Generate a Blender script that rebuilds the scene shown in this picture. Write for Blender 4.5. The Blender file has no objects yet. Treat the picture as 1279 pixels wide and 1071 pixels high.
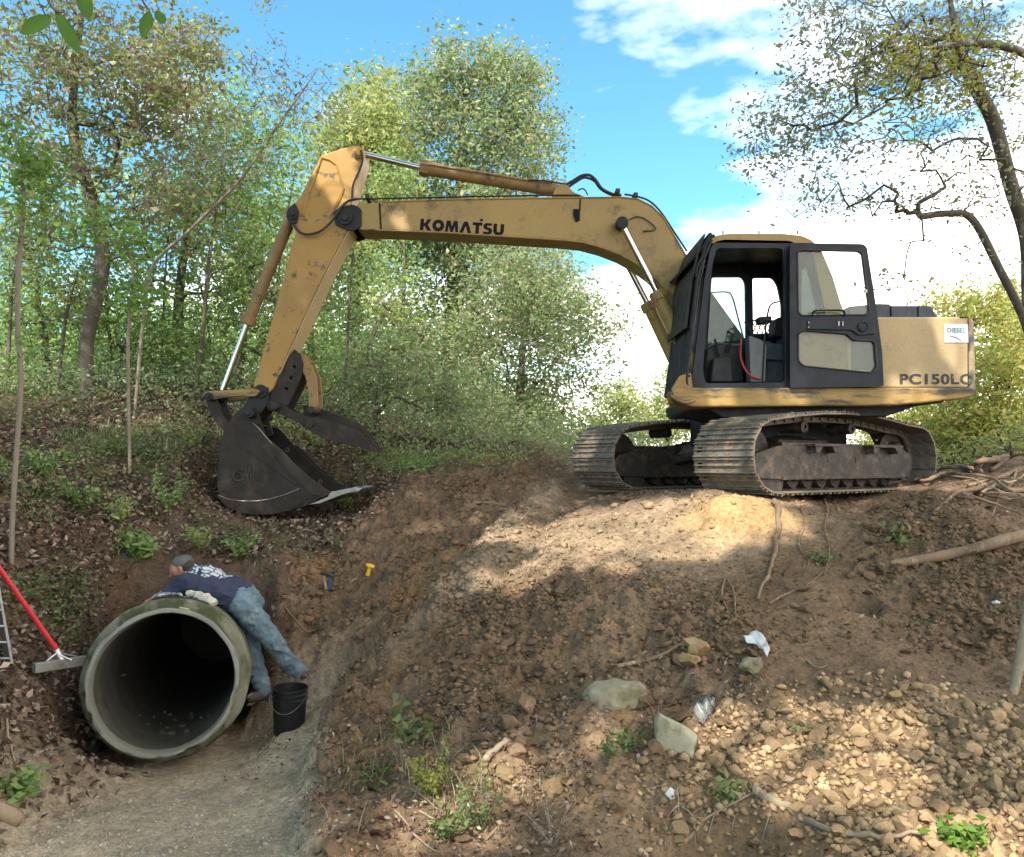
import bpy, bmesh, math, random
import numpy as np
from mathutils import Vector, Matrix
from mathutils.geometry import tessellate_polygon
R = math.radians
random.seed(7)
RNG = np.random.default_rng(11)
SC = bpy.context.scene
COL = SC.collection

# ------------------------------------------------------------------ camera
F, CX, CY, HZ = 1000.0, 639.5, 535.5, 580.0
PITCH = math.atan((HZ - CY) / F)
cam_d = bpy.data.cameras.new('camera'); cam = bpy.data.objects.new('camera', cam_d); COL.objects.link(cam)
cam_d.sensor_width = 36; cam_d.lens = 36 * F / 1279; cam_d.clip_start = .05; cam_d.clip_end = 3000
cam.location = (0, 0, 0); cam.rotation_euler = (math.pi / 2 + PITCH, 0, 0)
SC.camera = cam

def P(px, py, d):
    """the world point at distance y = d that the photograph shows at px, py"""
    r = (px - CX) / F; u = (CY - py) / F; c, s = math.cos(PITCH), math.sin(PITCH)
    k = d / (c - u * s)
    return Vector((r * k, d, (s + u * c) * k))

# ------------------------------------------------------------------ objects
def tag(o, label=None, cat=None, group=None, kind=None):
    if label: o['label'] = label
    if cat: o['category'] = cat
    if group: o['group'] = group
    if kind: o['kind'] = kind
    return o

def empty(name, loc, label, cat, group=None, rz=0):
    o = bpy.data.objects.new(name, None); COL.objects.link(o)
    o.location = loc; o.rotation_euler = (0, 0, rz); o.empty_display_size = .2
    return tag(o, label, cat, group)

def link(name, me, m=None, parent=None, bevel=0, smooth=False):
    """links one mesh; its coordinates are world coordinates, kept when it gets a parent"""
    o = bpy.data.objects.new(name, me); COL.objects.link(o)
    if m is not None:
        for x in (m if isinstance(m, (list, tuple)) else [m]): me.materials.append(x)
    if parent is not None:
        root = parent
        off = Matrix.Identity(4)
        ch = []
        while root is not None: ch.append(root); root = root.parent
        for r in reversed(ch): off = off @ r.matrix_basis
        me.transform(off.inverted()); o.parent = parent
    if smooth: me.polygons.foreach_set('use_smooth', [True] * len(me.polygons))
    if bevel:
        b = o.modifiers.new('bevel', 'BEVEL'); b.width = bevel; b.segments = 2; b.limit_method = 'ANGLE'; b.angle_limit = R(35)
        b.harden_normals = False
    return o

def fillet(pts, r, n=4):
    """round the corners of a closed 2D outline; r a number or one per corner"""
    out = []; m = len(pts)
    for i in range(m):
        p = Vector(pts[i]); a = Vector(pts[i - 1]); b = Vector(pts[(i + 1) % m])
        rr = r[i] if isinstance(r, (list, tuple)) else r
        u = (a - p); v = (b - p); lu, lv = u.length, v.length
        t = min(rr, lu * .45, lv * .45)
        if t < 1e-5: out.append(p); continue
        p0 = p + u / lu * t; p1 = p + v / lv * t
        for k in range(n + 1):
            s = k / n
            out.append(p0 * (1 - s) ** 2 + p * 2 * s * (1 - s) + p1 * s * s)
    return out

class MB:
    def __init__(s): s.v = []; s.f = []; s.mi = []
    def add(s, vs, fs, m=0):
        o = len(s.v); s.v += [tuple(v) for v in vs]; s.f += [tuple(i + o for i in f) for f in fs]; s.mi += [m] * len(fs)
    def prism(s, pts, y0, y1, holes=(), m=0, axis='y'):
        """pts: 2D outline (x,z) extruded from y0 to y1; holes likewise. axis z: (x,y) extruded z0..z1"""
        loops = [list(map(Vector, pts))] + [list(map(Vector, h)) for h in holes]
        flat = [p for l in loops for p in l]; n = len(flat)
        mk = (lambda p, h: (p[0], h, p[1])) if axis == 'y' else (lambda p, h: (p[0], p[1], h)) if axis == 'z' else (lambda p, h: (h, p[0], p[1]))
        vs = [mk(p, y0) for p in flat] + [mk(p, y1) for p in flat]
        fs = []
        if len(loops) == 1:
            fs += [tuple(range(n)), tuple(range(2 * n - 1, n - 1, -1))]
        else:
            for t in tessellate_polygon([[Vector((p[0], p[1], 0)) for p in l] for l in loops]):
                fs.append(tuple(t)); fs.append(tuple(i + n for i in reversed(t)))
        o = 0
        for l in loops:
            k = len(l)
            for i in range(k):
                a, b = o + i, o + (i + 1) % k
                fs.append((a, b, b + n, a + n))
            o += k
        s.add(vs, fs, m)
    def box(s, c, d, m=0, rot=None):
        vs = [Vector((x * d[0] / 2, y * d[1] / 2, z * d[2] / 2)) for x in (-1, 1) for y in (-1, 1) for z in (-1, 1)]
        if rot is not None: vs = [rot @ v for v in vs]
        vs = [v + Vector(c) for v in vs]
        s.add(vs, [(0, 1, 3, 2), (4, 6, 7, 5), (0, 4, 5, 1), (2, 3, 7, 6), (0, 2, 6, 4), (1, 5, 7, 3)], m)
    def tube(s, pts, r, n=8, m=0, cap=True, flat=1.0):
        pts = [Vector(p) for p in pts]; k = len(pts)
        rs = r if isinstance(r, (list, tuple, np.ndarray)) else [r] * k
        up = None; vs = []; fs = []
        for i in range(k):
            t = (pts[min(i + 1, k - 1)] - pts[max(i - 1, 0)])
            if t.length < 1e-9: t = Vector((0, 0, 1))
            t.normalize()
            if up is None:
                up = Vector((0, 0, 1)) if abs(t.z) < .9 else Vector((1, 0, 0))
            a = t.cross(up)
            if a.length < 1e-6: a = t.orthogonal()
            a.normalize(); b = a.cross(t); up = b
            for j in range(n):
                q = 2 * math.pi * j / n
                vs.append(pts[i] + (a * math.cos(q) + b * math.sin(q) * flat) * rs[i])
        for i in range(k - 1):
            for j in range(n):
                a, b = i * n + j, i * n + (j + 1) % n
                fs.append((a, b, b + n, a + n))
        if cap: fs += [tuple(range(n - 1, -1, -1)), tuple(range((k - 1) * n, k * n))]
        s.add(vs, fs, m)
    def cyl(s, a, b, r, n=20, m=0): s.tube([a, b], r, n, m)
    def lathe(s, prof, org, axis, n=40, m=0, close=False):
        """prof: (t along axis, radius)"""
        ax = Vector(axis).normalized(); a = ax.orthogonal().normalized(); b = ax.cross(a)
        vs = []; fs = []; k = len(prof)
        for t, r in prof:
            for j in range(n):
                q = 2 * math.pi * j / n
                vs.append(Vector(org) + ax * t + (a * math.cos(q) + b * math.sin(q)) * r)
        for i in range(k if close else k - 1):
            for j in range(n):
                i2 = (i + 1) % k
                fs.append((i * n + j, i * n + (j + 1) % n, i2 * n + (j + 1) % n, i2 * n + j))
        s.add(vs, fs, m)
    def mesh(s, name):
        me = bpy.data.meshes.new(name); me.from_pydata(s.v, [], s.f)
        me.polygons.foreach_set('material_index', s.mi)
        bm = bmesh.new(); bm.from_mesh(me); bmesh.ops.recalc_face_normals(bm, faces=bm.faces); bm.to_mesh(me); bm.free()
        me.update(); return me
    def build(s, name, m=None, parent=None, bevel=0, smooth=False):
        return link(name, s.mesh(name), m, parent, bevel, smooth)

def autosmooth(o, deg=40):
    me = o.data
    bm = bmesh.new(); bm.from_mesh(me)
    for f in bm.faces: f.smooth = True
    for e in bm.edges:
        if len(e.link_faces) == 2 and e.calc_face_angle(0) > R(deg): e.smooth = False
    bm.to_mesh(me); bm.free(); return o

def curve_pts(pts, n=6):
    """Catmull-Rom through pts"""
    pts = [Vector(p) for p in pts]; out = []
    for i in range(len(pts) - 1):
        p0, p1, p2, p3 = pts[max(i - 1, 0)], pts[i], pts[i + 1], pts[min(i + 2, len(pts) - 1)]
        for k in range(n):
            t = k / n
            out.append(.5 * ((2 * p1) + (p2 - p0) * t + (2 * p0 - 5 * p1 + 4 * p2 - p3) * t * t + (3 * p1 - p0 - 3 * p2 + p3) * t ** 3))
    out.append(pts[-1]); return out

# ------------------------------------------------------------------ numpy noise
_T = RNG.random((256, 256))
def vnoise(x, y, seed=0):
    x = np.asarray(x, float) + seed * 17.31; y = np.asarray(y, float) + seed * 9.77
    xi = np.floor(x).astype(int); yi = np.floor(y).astype(int); fx = x - xi; fy = y - yi
    fx = fx * fx * (3 - 2 * fx); fy = fy * fy * (3 - 2 * fy)
    a = _T[xi & 255, yi & 255]; b = _T[(xi + 1) & 255, yi & 255]; c = _T[xi & 255, (yi + 1) & 255]; d = _T[(xi + 1) & 255, (yi + 1) & 255]
    return (a * (1 - fx) + b * fx) * (1 - fy) + (c * (1 - fx) + d * fx) * fy
def fbm(x, y, oct=4, seed=0, gain=.5):
    s = 0; a = 1; t = 0
    ca, sa = math.cos(.6), math.sin(.6)
    for i in range(oct):
        s = s + a * (vnoise(x, y, seed + i * 3) - .5) * 2; t += a; a *= gain
        x, y = (x * ca - y * sa) * 2.03, (x * sa + y * ca) * 2.03
    return s / t

# ------------------------------------------------------------------ materials
def nodes(m):
    m.use_nodes = True; nt = m.node_tree; nt.nodes.clear()
    out = nt.nodes.new('ShaderNodeOutputMaterial'); return nt, out
def N(nt, t, **kw):
    n = nt.nodes.new('ShaderNode' + t)
    for k, v in kw.items():
        if k.startswith('_'): setattr(n, k[1:], v)
        else:
            key = int(k[1:]) if k[0] == 'i' and k[1:].isdigit() else k
            n.inputs[key].default_value = v
    return n
def L(nt, a, b): nt.links.new(a, b)
def ramp(nt, fac, stops, interp='LINEAR'):
    r = nt.nodes.new('ShaderNodeValToRGB'); r.color_ramp.interpolation = interp
    e = r.color_ramp.elements
    while len(e) < len(stops): e.new(.5)
    for x, (p, c) in zip(e, stops):
        x.position = p; x.color = (*c, 1) if hasattr(c, '__len__') else (c, c, c, 1)
    L(nt, fac, r.inputs[0]); return r.outputs[0]
def mixc(nt, fac, a, b, mode='MIX'):
    m = nt.nodes.new('ShaderNodeMix'); m.data_type = 'RGBA'; m.blend_type = mode
    for i, x in ((0, fac), (6, a), (7, b)):
        if isinstance(x, bpy.types.NodeSocket): L(nt, x, m.inputs[i])
        else: m.inputs[i].default_value = (x if i == 0 else (*x, 1))
    return m.outputs[2]
def coords(nt, scale=(1, 1, 1)):
    tc = nt.nodes.new('ShaderNodeTexCoord'); mp = nt.nodes.new('ShaderNodeMapping'); mp.inputs['Scale'].default_value = scale
    L(nt, tc.outputs['Object'], mp.inputs[0]); return mp.outputs[0]
def noise(nt, vec, scale, detail=4, rough=.6):
    n = N(nt, 'TexNoise', Scale=scale, Detail=detail, Roughness=rough)
    if vec is not None: L(nt, vec, n.inputs['Vector'])
    return n.outputs['Fac']
def worn(name, c1, c2, c3=None, rough=.5, metal=0., sc=3., sc3=7., t3=(.56, .66), bump=.15, stretch=(1, 1, 1), bsc=60, spec=.5, rv=.25):
    """paint or metal: c1 to c2 in soft patches, c3 in sharp-edged wear or grime"""
    m = bpy.data.materials.new(name); nt, out = nodes(m); v = coords(nt, stretch)
    b = N(nt, 'BsdfPrincipled', Metallic=metal); b.inputs['Specular IOR Level'].default_value = spec
    c = mixc(nt, ramp(nt, noise(nt, v, sc, 5), [(.35, 0.), (.65, 1.)]), c1, c2)
    if c3 is not None:
        msk = ramp(nt, noise(nt, v, sc3, 8, .7), [(t3[0], 0.), (t3[1], 1.)])
        c = mixc(nt, msk, c, c3)
    fine = noise(nt, v, bsc, 3)
    c = mixc(nt, 1., c, ramp(nt, fine, [(.2, .8), (.8, 1.15)]), 'MULTIPLY')
    L(nt, c, b.inputs['Base Color'])
    L(nt, ramp(nt, noise(nt, v, sc * 3, 5), [(.3, max(0.05, rough - rv / 2)), (.7, min(1, rough + rv / 2))]), b.inputs['Roughness'])
    bp = N(nt, 'Bump', Strength=bump, Distance=.01); L(nt, fine, bp.inputs['Height']); L(nt, bp.outputs[0], b.inputs['Normal'])
    L(nt, b.outputs[0], out.inputs[0]); return m
def leafmat(name, cols, trans=.35, rough=.45, spec=.42):
    """leaves: one colour per leaf from a ramp, part of the light comes through"""
    m = bpy.data.materials.new(name); nt, out = nodes(m)
    g = nt.nodes.new('ShaderNodeNewGeometry'); k = len(cols)
    c = ramp(nt, g.outputs['Random Per Island'], [(i / k, x) for i, x in enumerate(cols)], 'CONSTANT')
    tc = nt.nodes.new('ShaderNodeTexCoord')
    nf = noise(nt, tc.outputs['Object'], 1.1, 3)
    c = mixc(nt, 1., c, ramp(nt, nf, [(.3, .72), (.7, 1.25)]), 'MULTIPLY')
    b = N(nt, 'BsdfPrincipled', Roughness=rough); b.inputs['Specular IOR Level'].default_value = spec; L(nt, c, b.inputs['Base Color'])
    t = nt.nodes.new('ShaderNodeBsdfTranslucent'); L(nt, c, t.inputs[0])
    ms = N(nt, 'MixShader', Fac=trans); L(nt, b.outputs[0], ms.inputs[1]); L(nt, t.outputs[0], ms.inputs[2])
    L(nt, ms.outputs[0], out.inputs[0]); return m
def glassmat(name, tint=(.75, .9, .92), alpha=.2):
    m = bpy.data.materials.new(name); nt, out = nodes(m)
    g = N(nt, 'BsdfGlossy', Roughness=.03); t = N(nt, 'BsdfTransparent'); t.inputs[0].default_value = (*tint, 1)
    d = N(nt, 'BsdfDiffuse'); d.inputs[0].default_value = (.35, .38, .36, 1)
    fr = N(nt, 'Fresnel', IOR=1.45)
    tc = nt.nodes.new('ShaderNodeTexCoord')
    m0 = N(nt, 'MixShader'); L(nt, ramp(nt, noise(nt, tc.outputs['Object'], 4, 6), [(.35, alpha * .4), (.75, alpha * 1.8)]), m0.inputs[0]); L(nt, t.outputs[0], m0.inputs[1]); L(nt, d.outputs[0], m0.inputs[2])
    ms = N(nt, 'MixShader'); L(nt, fr.outputs[0], ms.inputs[0]); L(nt, m0.outputs[0], ms.inputs[1]); L(nt, g.outputs[0], ms.inputs[2])
    L(nt, ms.outputs[0], out.inputs[0]); return m

M = {}
M['yellow'] = worn('yellow_paint', (.325, .207, .058), (.27, .175, .062), (.10, .065, .035), .5, sc=1.6, sc3=3.6, t3=(.54, .70), bump=.08)
M['yellow_arm'] = worn('yellow_arm_paint', (.35, .19, .030), (.27, .15, .034), (.05, .032, .02), .45, sc=1.6, sc3=5.2, t3=(.565, .64), bump=.1)
M['panel'] = worn('faded_panel_paint', (.42, .30, .145), (.36, .26, .135), (.15, .11, .075), .5, sc=1.0, sc3=2.6, t3=(.62, .74), bump=.06)
M['grimy'] = worn('grimy_yellow', (.33, .205, .055), (.22, .14, .055), (.05, .04, .03), .6, sc=1.5, sc3=3., t3=(.48, .62), stretch=(.5, 1, 2.5))
M['rust'] = worn('rusty_yellow', (.275, .165, .055), (.19, .115, .05), (.08, .048, .03), .65, sc=5, sc3=8)
M['black'] = worn('black_paint', (.012, .012, .014), (.02, .02, .022), (.07, .058, .045), .55, sc=3, sc3=4, t3=(.6, .8), spec=.3)
M['blue'] = worn('dark_cab_paint', (.008, .010, .017), (.012, .015, .022), (.045, .045, .045), .45, sc=2, sc3=5, t3=(.62, .8), spec=.3)
M['steel'] = worn('dark_worn_steel', (.032, .028, .026), (.055, .045, .037), (.15, .105, .07), .55, .35, sc=5, sc3=9, t3=(.5, .7), bump=.3)
M['shoe'] = worn('track_steel', (.185, .165, .14), (.10, .085, .07), (.27, .205, .14), .6, .3, sc=7, sc3=9, t3=(.45, .60), bump=.3)
M['bucket'] = worn('bucket_steel', (.022, .018, .0155), (.034, .027, .022), (.075, .048, .032), .6, .1, sc=2.5, sc3=3.5, t3=(.52, .72), bump=.35, rv=.3, spec=.25)
M['edge'] = worn('polished_steel', (.34, .33, .31), (.22, .21, .20), None, .35, .8, sc=8)
M['chrome'] = worn('chrome_rod', (.62, .62, .60), (.5, .5, .48), None, .16, 1., sc=3, bump=.0, rv=.1)
M['rubber'] = worn('rubber', (.014, .014, .015), (.025, .024, .022), None, .6, sc=5)
M['seat'] = worn('seat_cloth', (.05, .065, .085), (.035, .045, .06), None, .85, sc=6)
M['grey'] = worn('grey_plastic', (.12, .13, .13), (.08, .09, .095), None, .6, sc=4)
M['hood'] = worn('hood_paint', (.03, .042, .062), (.045, .056, .075), (.10, .10, .10), .55, sc=3)
M['red'] = worn('red_hose', (.35, .02, .02), (.25, .02, .02), None, .5)
M['decal'] = worn('decal_dark', (.008, .009, .013), (.014, .014, .017), None, .8, spec=.15)
M['decal_worn'] = worn('decal_worn', (.045, .045, .045), (.07, .066, .06), (.30, .22, .12), .7, sc=9, sc3=13, t3=(.60, .68), spec=.2)
M['sticker'] = worn('sticker_white', (.60, .62, .64), (.50, .53, .56), None, .5)
M['sticker_ink'] = worn('sticker_ink', (.06, .13, .20), (.12, .19, .26), None, .5)
M['glass'] = glassmat('cab_glass')
M['glass_door'] = glassmat('door_glass', (.93, .96, .92), .045)
M['glass_teal'] = glassmat('quarter_glass', (.35, .85, .85), .3)
# ------------------------------------------------------------------ terrain
PIPE_MOUTH = P(204.5, 853, 5.85)
PIPE_AX = Vector((math.sin(R(-16.5)) * math.cos(R(7)), math.cos(R(-16.5)) * math.cos(R(7)), -math.sin(R(7)))).normalized()
PIPE_R = .595
CTRL = [ # px, py, distance
 (50,1071,3.9),(200,1071,3.95),(380,1071,3.85),(200,1000,4.7),(340,1000,4.75),(200,958,5.7),(320,957,5.7),(365,910,6.4),(400,893,6.75),(335,886,6.95),(300,975,5.3),(381,846,7.12),(352,866,7.08),(100,985,5.1),(420,840,7.1),
 (0,1030,4.0),(60,905,5.35),(0,900,4.9),(0,830,5.5),(95,870,6.0),(100,790,6.6),(0,745,6.3),(0,700,6.7),(160,735,7.5),(235,708,7.9),(330,700,8.1),
 (0,620,7.9),(150,640,8.5),(100,560,10),(0,540,9.8),(0,497,12.2),(200,500,12.6),(340,505,13),(250,590,9.6),
 (350,655,9.3),(300,725,8.05),(400,745,8.1),(380,800,7.55),(455,655,9.5),(480,722,8.4),(450,602,10.6),(560,575,12),(450,550,12.6),(560,548,14.5),
 (690,562,13.5),(560,640,9.5),(660,602,10.4),(640,560,14),(700,556,18),(350,490,16),(100,480,16),(560,545,19),
 (600,700,8.0),(520,800,6.9),(450,860,6.25),(425,925,5.55),(400,1000,4.8),(640,655,9.0),(540,740,7.9),(450,790,7.5),
 (712,612,10.2),(760,618,9.2),(830,624,8.3),(960,628,7.95),(1000,618,8.9),(1150,598,9.7),(1279,578,10),(1230,570,10.6),
 (900,650,7.65),(900,700,7.2),(800,650,7.95),(700,660,8.2),(700,690,7.6),(800,760,6.5),(700,850,5.7),(600,950,4.85),(560,1071,3.9),(800,900,5.0),(800,1000,4.25),(700,1071,3.8),
 (1000,690,7.1),(1000,800,5.85),(1150,720,6.7),(1100,650,8.1),(1279,650,7.8),(1279,720,6.7),(1279,850,5.3),(1130,850,5.2),(1000,930,4.6),(1150,1000,4.0),(1279,1000,3.95),
 (1279,1071,3.55),(1060,1071,3.6),(900,1010,4.2),(900,1071,3.9),(1060,760,6.2)]
_pts = [P(*c) for c in CTRL] + [Vector(v) for v in [
 (2,12,-.33),(4,10.5,-.33),(4,12.5,-.33),(6,11,-.2),(2.5,9.6,-.33),(1.6,11,-.33),(5.5,15,-.1),(2,16,-.1),(9,12,.1),(8,8,-.1),(8,4,-1.2),(3,1.5,-1.75),(0,2.5,-1.85),(0,0,-1.7),(-2,1.5,-1.9),
 (-4,1,-1.2),(-5,4,-.7),(-6,7,.3),(-8,11,1.2),(-8,15,1.5),(5,0,-1.6),(0,-4,-1.6),(-5,-4,-1),(5,-4,-1.4),(0,22,.3),(8,20,.1),(-8,22,1.4),(-3,22,1.1),(4,7.6,-.33+0),(9,16,.1)]]
_C = np.array([[p.x, p.y] for p in _pts]); _Z = np.array([p.z for p in _pts])
def _U(r2): return .5 * r2 * np.log(r2 + 1e-9)
_n = len(_C); _K = _U(((_C[:, None] - _C[None]) ** 2).sum(-1)) + np.eye(_n) * .02
_A = np.zeros((_n + 3, _n + 3)); _A[:_n, :_n] = _K; _A[:_n, _n] = 1; _A[:_n, _n + 1:] = _C; _A[_n, :_n] = 1; _A[_n + 1:, :_n] = _C.T
_w = np.linalg.solve(_A, np.concatenate([_Z, [0, 0, 0]]))
def sstep(a, b, x):
    t = np.clip((x - a) / (b - a), 0, 1); return t * t * (3 - 2 * t)
def blob(x, y, cx, cy, rx, ry=None, soft=.5):
    d = np.sqrt(((x - cx) / rx) ** 2 + ((y - cy) / (ry or rx)) ** 2)
    return 1 - sstep(1 - soft, 1 + soft, d)
def pxy(px, py, d): p = P(px, py, d); return p.x, p.y
def seg_d(x, y, pts):
    """distance to a polyline of (x, y)"""
    best = np.full(np.shape(x), 1e9)
    for (ax, ay), (bx, by) in zip(pts, pts[1:]):
        dx, dy = bx - ax, by - ay; t = np.clip(((x - ax) * dx + (y - ay) * dy) / (dx * dx + dy * dy), 0, 1)
        best = np.minimum(best, np.hypot(x - ax - t * dx, y - ay - t * dy))
    return best
RIDGE = [pxy(700, 612, 9.9), pxy(655, 650, 9.0), pxy(610, 700, 8.0), pxy(570, 770, 7.3), pxy(500, 830, 6.6), pxy(440, 900, 5.9), pxy(410, 1000, 4.8), pxy(440, 1071, 3.9)]
def floor_w(x, y):
    xr = np.interp(y, [3.3, 3.9, 4.7, 5.6, 6.5], [-.80, -.95, -1.12, -1.30, -1.60]) + fbm(x * 1.8, y * 1.8, 3, 27) * .16
    return sstep(.16, -.10, x - xr) * sstep(3.0, 3.5, y) * sstep(7.0, 6.7, y) * sstep(-2.9, -2.5, x)
def zones(x, y):
    z = {}
    nz = fbm(x * 1.3, y * 1.3, 5, 5, .6) * .5
    ridge_x = np.interp(y, [p[1] for p in RIDGE[::-1]], [p[0] for p in RIDGE[::-1]])
    z['bed'] = sstep(.3, -.3, x - ridge_x + .34 * sstep(4.2, 5.2, y) + .25 + nz * .6) * sstep(7.3, 6.6, y + nz) * sstep(-3.05, -2.55, x + nz * .5 + (y - 4) * .0) * (y > -3)
    z['bed'] = np.maximum(z['bed'], floor_w(x, y))
    lb = sstep(.2, -.5, x - np.interp(y, [3, 5.5, 7, 8, 9.5, 11, 14, 20], [-2.35, -2.75, -2.3, -2.2, -1.7, -.9, 0.8, 2.0]) + nz)
    z['litter'] = lb
    z['cut'] = sstep(.5, -.4, x - ridge_x + nz * 1.3) * (1 - lb) * (1 - z['bed'])
    z['ridge'] = np.exp(-(seg_d(x, y, RIDGE[:6]) / .22) ** 2)
    z['bench'] = sstep(8.1, 8.8, y + nz * .5) * sstep(ridge_x - .1, ridge_x + .5, x)
    z['stone'] = blob(x, y, *pxy(1110, 985, 4.2), 1.15, .85, .35)
    z['mound'] = blob(x, y, *pxy(1010, 790, 6.0), .75, 1.0, .5)
    z['clod'] = np.clip(blob(x, y, *pxy(640, 830, 5.9), 1.5, 1.3, .5) + blob(x, y, *pxy(1230, 760, 6.4), .8, 1.3, .4) + .8 * z['cut'], 0, 1)
    z['smooth'] = np.clip(z['bed'] + .4 * blob(x, y, *pxy(880, 650, 7.6), 1.6, .55, .4) + .6 * z['mound'], 0, 1)
    return z
def H0(x, y):
    sh = np.shape(x); x = np.ravel(np.asarray(x, float)); y = np.ravel(np.asarray(y, float)); out = np.empty(len(x))
    for i in range(0, len(x), 20000):
        a, b = x[i:i + 20000], y[i:i + 20000]
        ca, cb = np.clip(a, -9, 9.5), np.clip(b, -4.5, 23)
        out[i:i + 20000] = _U((ca[:, None] - _C[:, 0]) ** 2 + (cb[:, None] - _C[:, 1]) ** 2) @ _w[:_n] + _w[_n] + ca * _w[_n + 1] + cb * _w[_n + 2]
    return out.reshape(sh)
def H(x, y, detail=True):
    x = np.asarray(x, float); y = np.asarray(y, float)
    h = H0(x, y); z = zones(x, y)
    # ridge of pale soil
    h = h + .07 * z['ridge'] - .05 * np.exp(-((seg_d(x, y, RIDGE[:5]) - .33) / .12) ** 2)
    # tan lip beneath the tracks, mound, hollow at the very front
    h = h + .10 * blob(x, y, *pxy(930, 640, 7.7), .45, .22, .5) + .10 * z['mound']
    h = h - .16 * blob(x, y, *pxy(1075, 775, 6.15), .12, .14, .5) - .5 * blob(x, y, *pxy(930, 1050, 3.9), .32, .24, .4)
    # pit round the pipe
    t = (x - PIPE_MOUTH.x) * PIPE_AX.x + (y - PIPE_MOUTH.y) * PIPE_AX.y
    r = np.abs((x - PIPE_MOUTH.x) * PIPE_AX.y - (y - PIPE_MOUTH.y) * PIPE_AX.x)
    zb = PIPE_MOUTH.z - PIPE_R - .012 + np.clip(t, -.2, 3) * PIPE_AX.z
    w = sstep(.80, .5, r) * sstep(-.5, -.1, t) * sstep(2.15, 1.9, t)
    h = h * (1 - w) + np.minimum(h, zb) * w
    cover = PIPE_MOUTH.z + PIPE_R + t * PIPE_AX.z + .14
    w2 = sstep(.95, .6, r) * sstep(1.95, 2.2, t) * sstep(6, 5, t)
    h = np.maximum(h, h * (1 - w2) + cover * w2)
    wf = floor_w(x, y); h = h * (1 - wf) + wf * np.minimum(h, np.interp(y, [3.3, 3.9, 4.7, 5.7, 6.6, 7.0], [-1.9, -1.94, -2.0, -2.14, -2.09, -2.02]))
    # trodden level spot the pail stands on, and the floor towards the viewer
    px_, py_ = pxy(361, 888, 6.62); wp = blob(x, y, px_, py_ - .12, .34, .42, .6); h = h * (1 - wp) + wp * np.minimum(h, -2.075)
    # scooped out under the bucket
    wb = blob(x, y, -2.75, 10.0, 1.05, .95, .35); h = h * (1 - wb) + np.minimum(h, -.74) * wb
    if detail:
        fade = sstep(40, 14, np.hypot(x, y))
        rough = .45 + 1.5 * z['clod'] + .7 * z['litter'] - .28 * z['smooth'] + .8 * z['cut']
        a = fbm(x * .9, y * .9, 3, 1) * .08
        b = (1 - np.abs(fbm(x * 3.1, y * 3.1, 4, 2, .6))) ** 2 * .08 * rough
        c = (1 - np.abs(fbm(x * 9, y * 9, 4, 3, .65))) ** 2.5 * .036 * rough
        d = fbm(x * 22, y * 22, 3, 4, .7) * .012 * rough
        bulk = np.where(z['litter'] > .5, 1.0, 1.0)
        # tyre-like scrapes and erosion rills running down the face
        rill = fbm(x * 5 + y * 1.2, y * .7, 3, 9) * .05 * blob(x, y, *pxy(820, 690, 7.3), 2.2, 1.1, .4)
        keep = np.where((y > 8.6) & (x > 1.0), .35, 1.0)
        h = h + (a + b + c + d) * fade * bulk * keep + rill - .05
    return h
def ground_z(x, y): return float(H(np.array([x]), np.array([y]))[0])

def grid_lines(lo, hi, step, far):
    g = list(np.arange(lo, hi, step)); s = step; v = lo; left = []
    while v > -far: s *= 1.17; v -= s; left.append(v)
    s = step; v = g[-1]; right = []
    while v < far: s *= 1.17; v += s; right.append(v)
    return np.array(left[::-1] + g + right)
gx = grid_lines(-4.6, 6.6, .022, 700); gy = grid_lines(2.9, 11.5, .022, 700)
GX, GY = np.meshgrid(gx, gy); GZ = H(GX, GY)
# far beyond the place the ground settles to a gentle level
far = sstep(30, 120, np.hypot(GX, GY)); GZ = GZ * (1 - far) + far * (.4 + fbm(GX * .01, GY * .01, 2, 3) * 1.5)
nx, ny = len(gx), len(gy)
def grid_mesh(name, X, Y, Z):
    ny, nx = X.shape
    me = bpy.data.meshes.new(name); v = np.stack([X, Y, Z], -1).reshape(-1, 3).astype('f')
    idx = np.arange(nx * ny).reshape(ny, nx)
    q = np.stack([idx[:-1, :-1], idx[:-1, 1:], idx[1:, 1:], idx[1:, :-1]], -1).reshape(-1, 4)
    me.vertices.add(len(v)); me.vertices.foreach_set('co', v.ravel())
    me.loops.add(q.size); me.loops.foreach_set('vertex_index', q.ravel().astype('i'))
    me.polygons.add(len(q)); me.polygons.foreach_set('loop_start', np.arange(0, q.size, 4, dtype='i'))
    me.update(calc_edges=True); me.polygons.foreach_set('use_smooth', np.ones(len(q), bool)); return me
gme = grid_mesh('ground', GX, GY, GZ)
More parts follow.
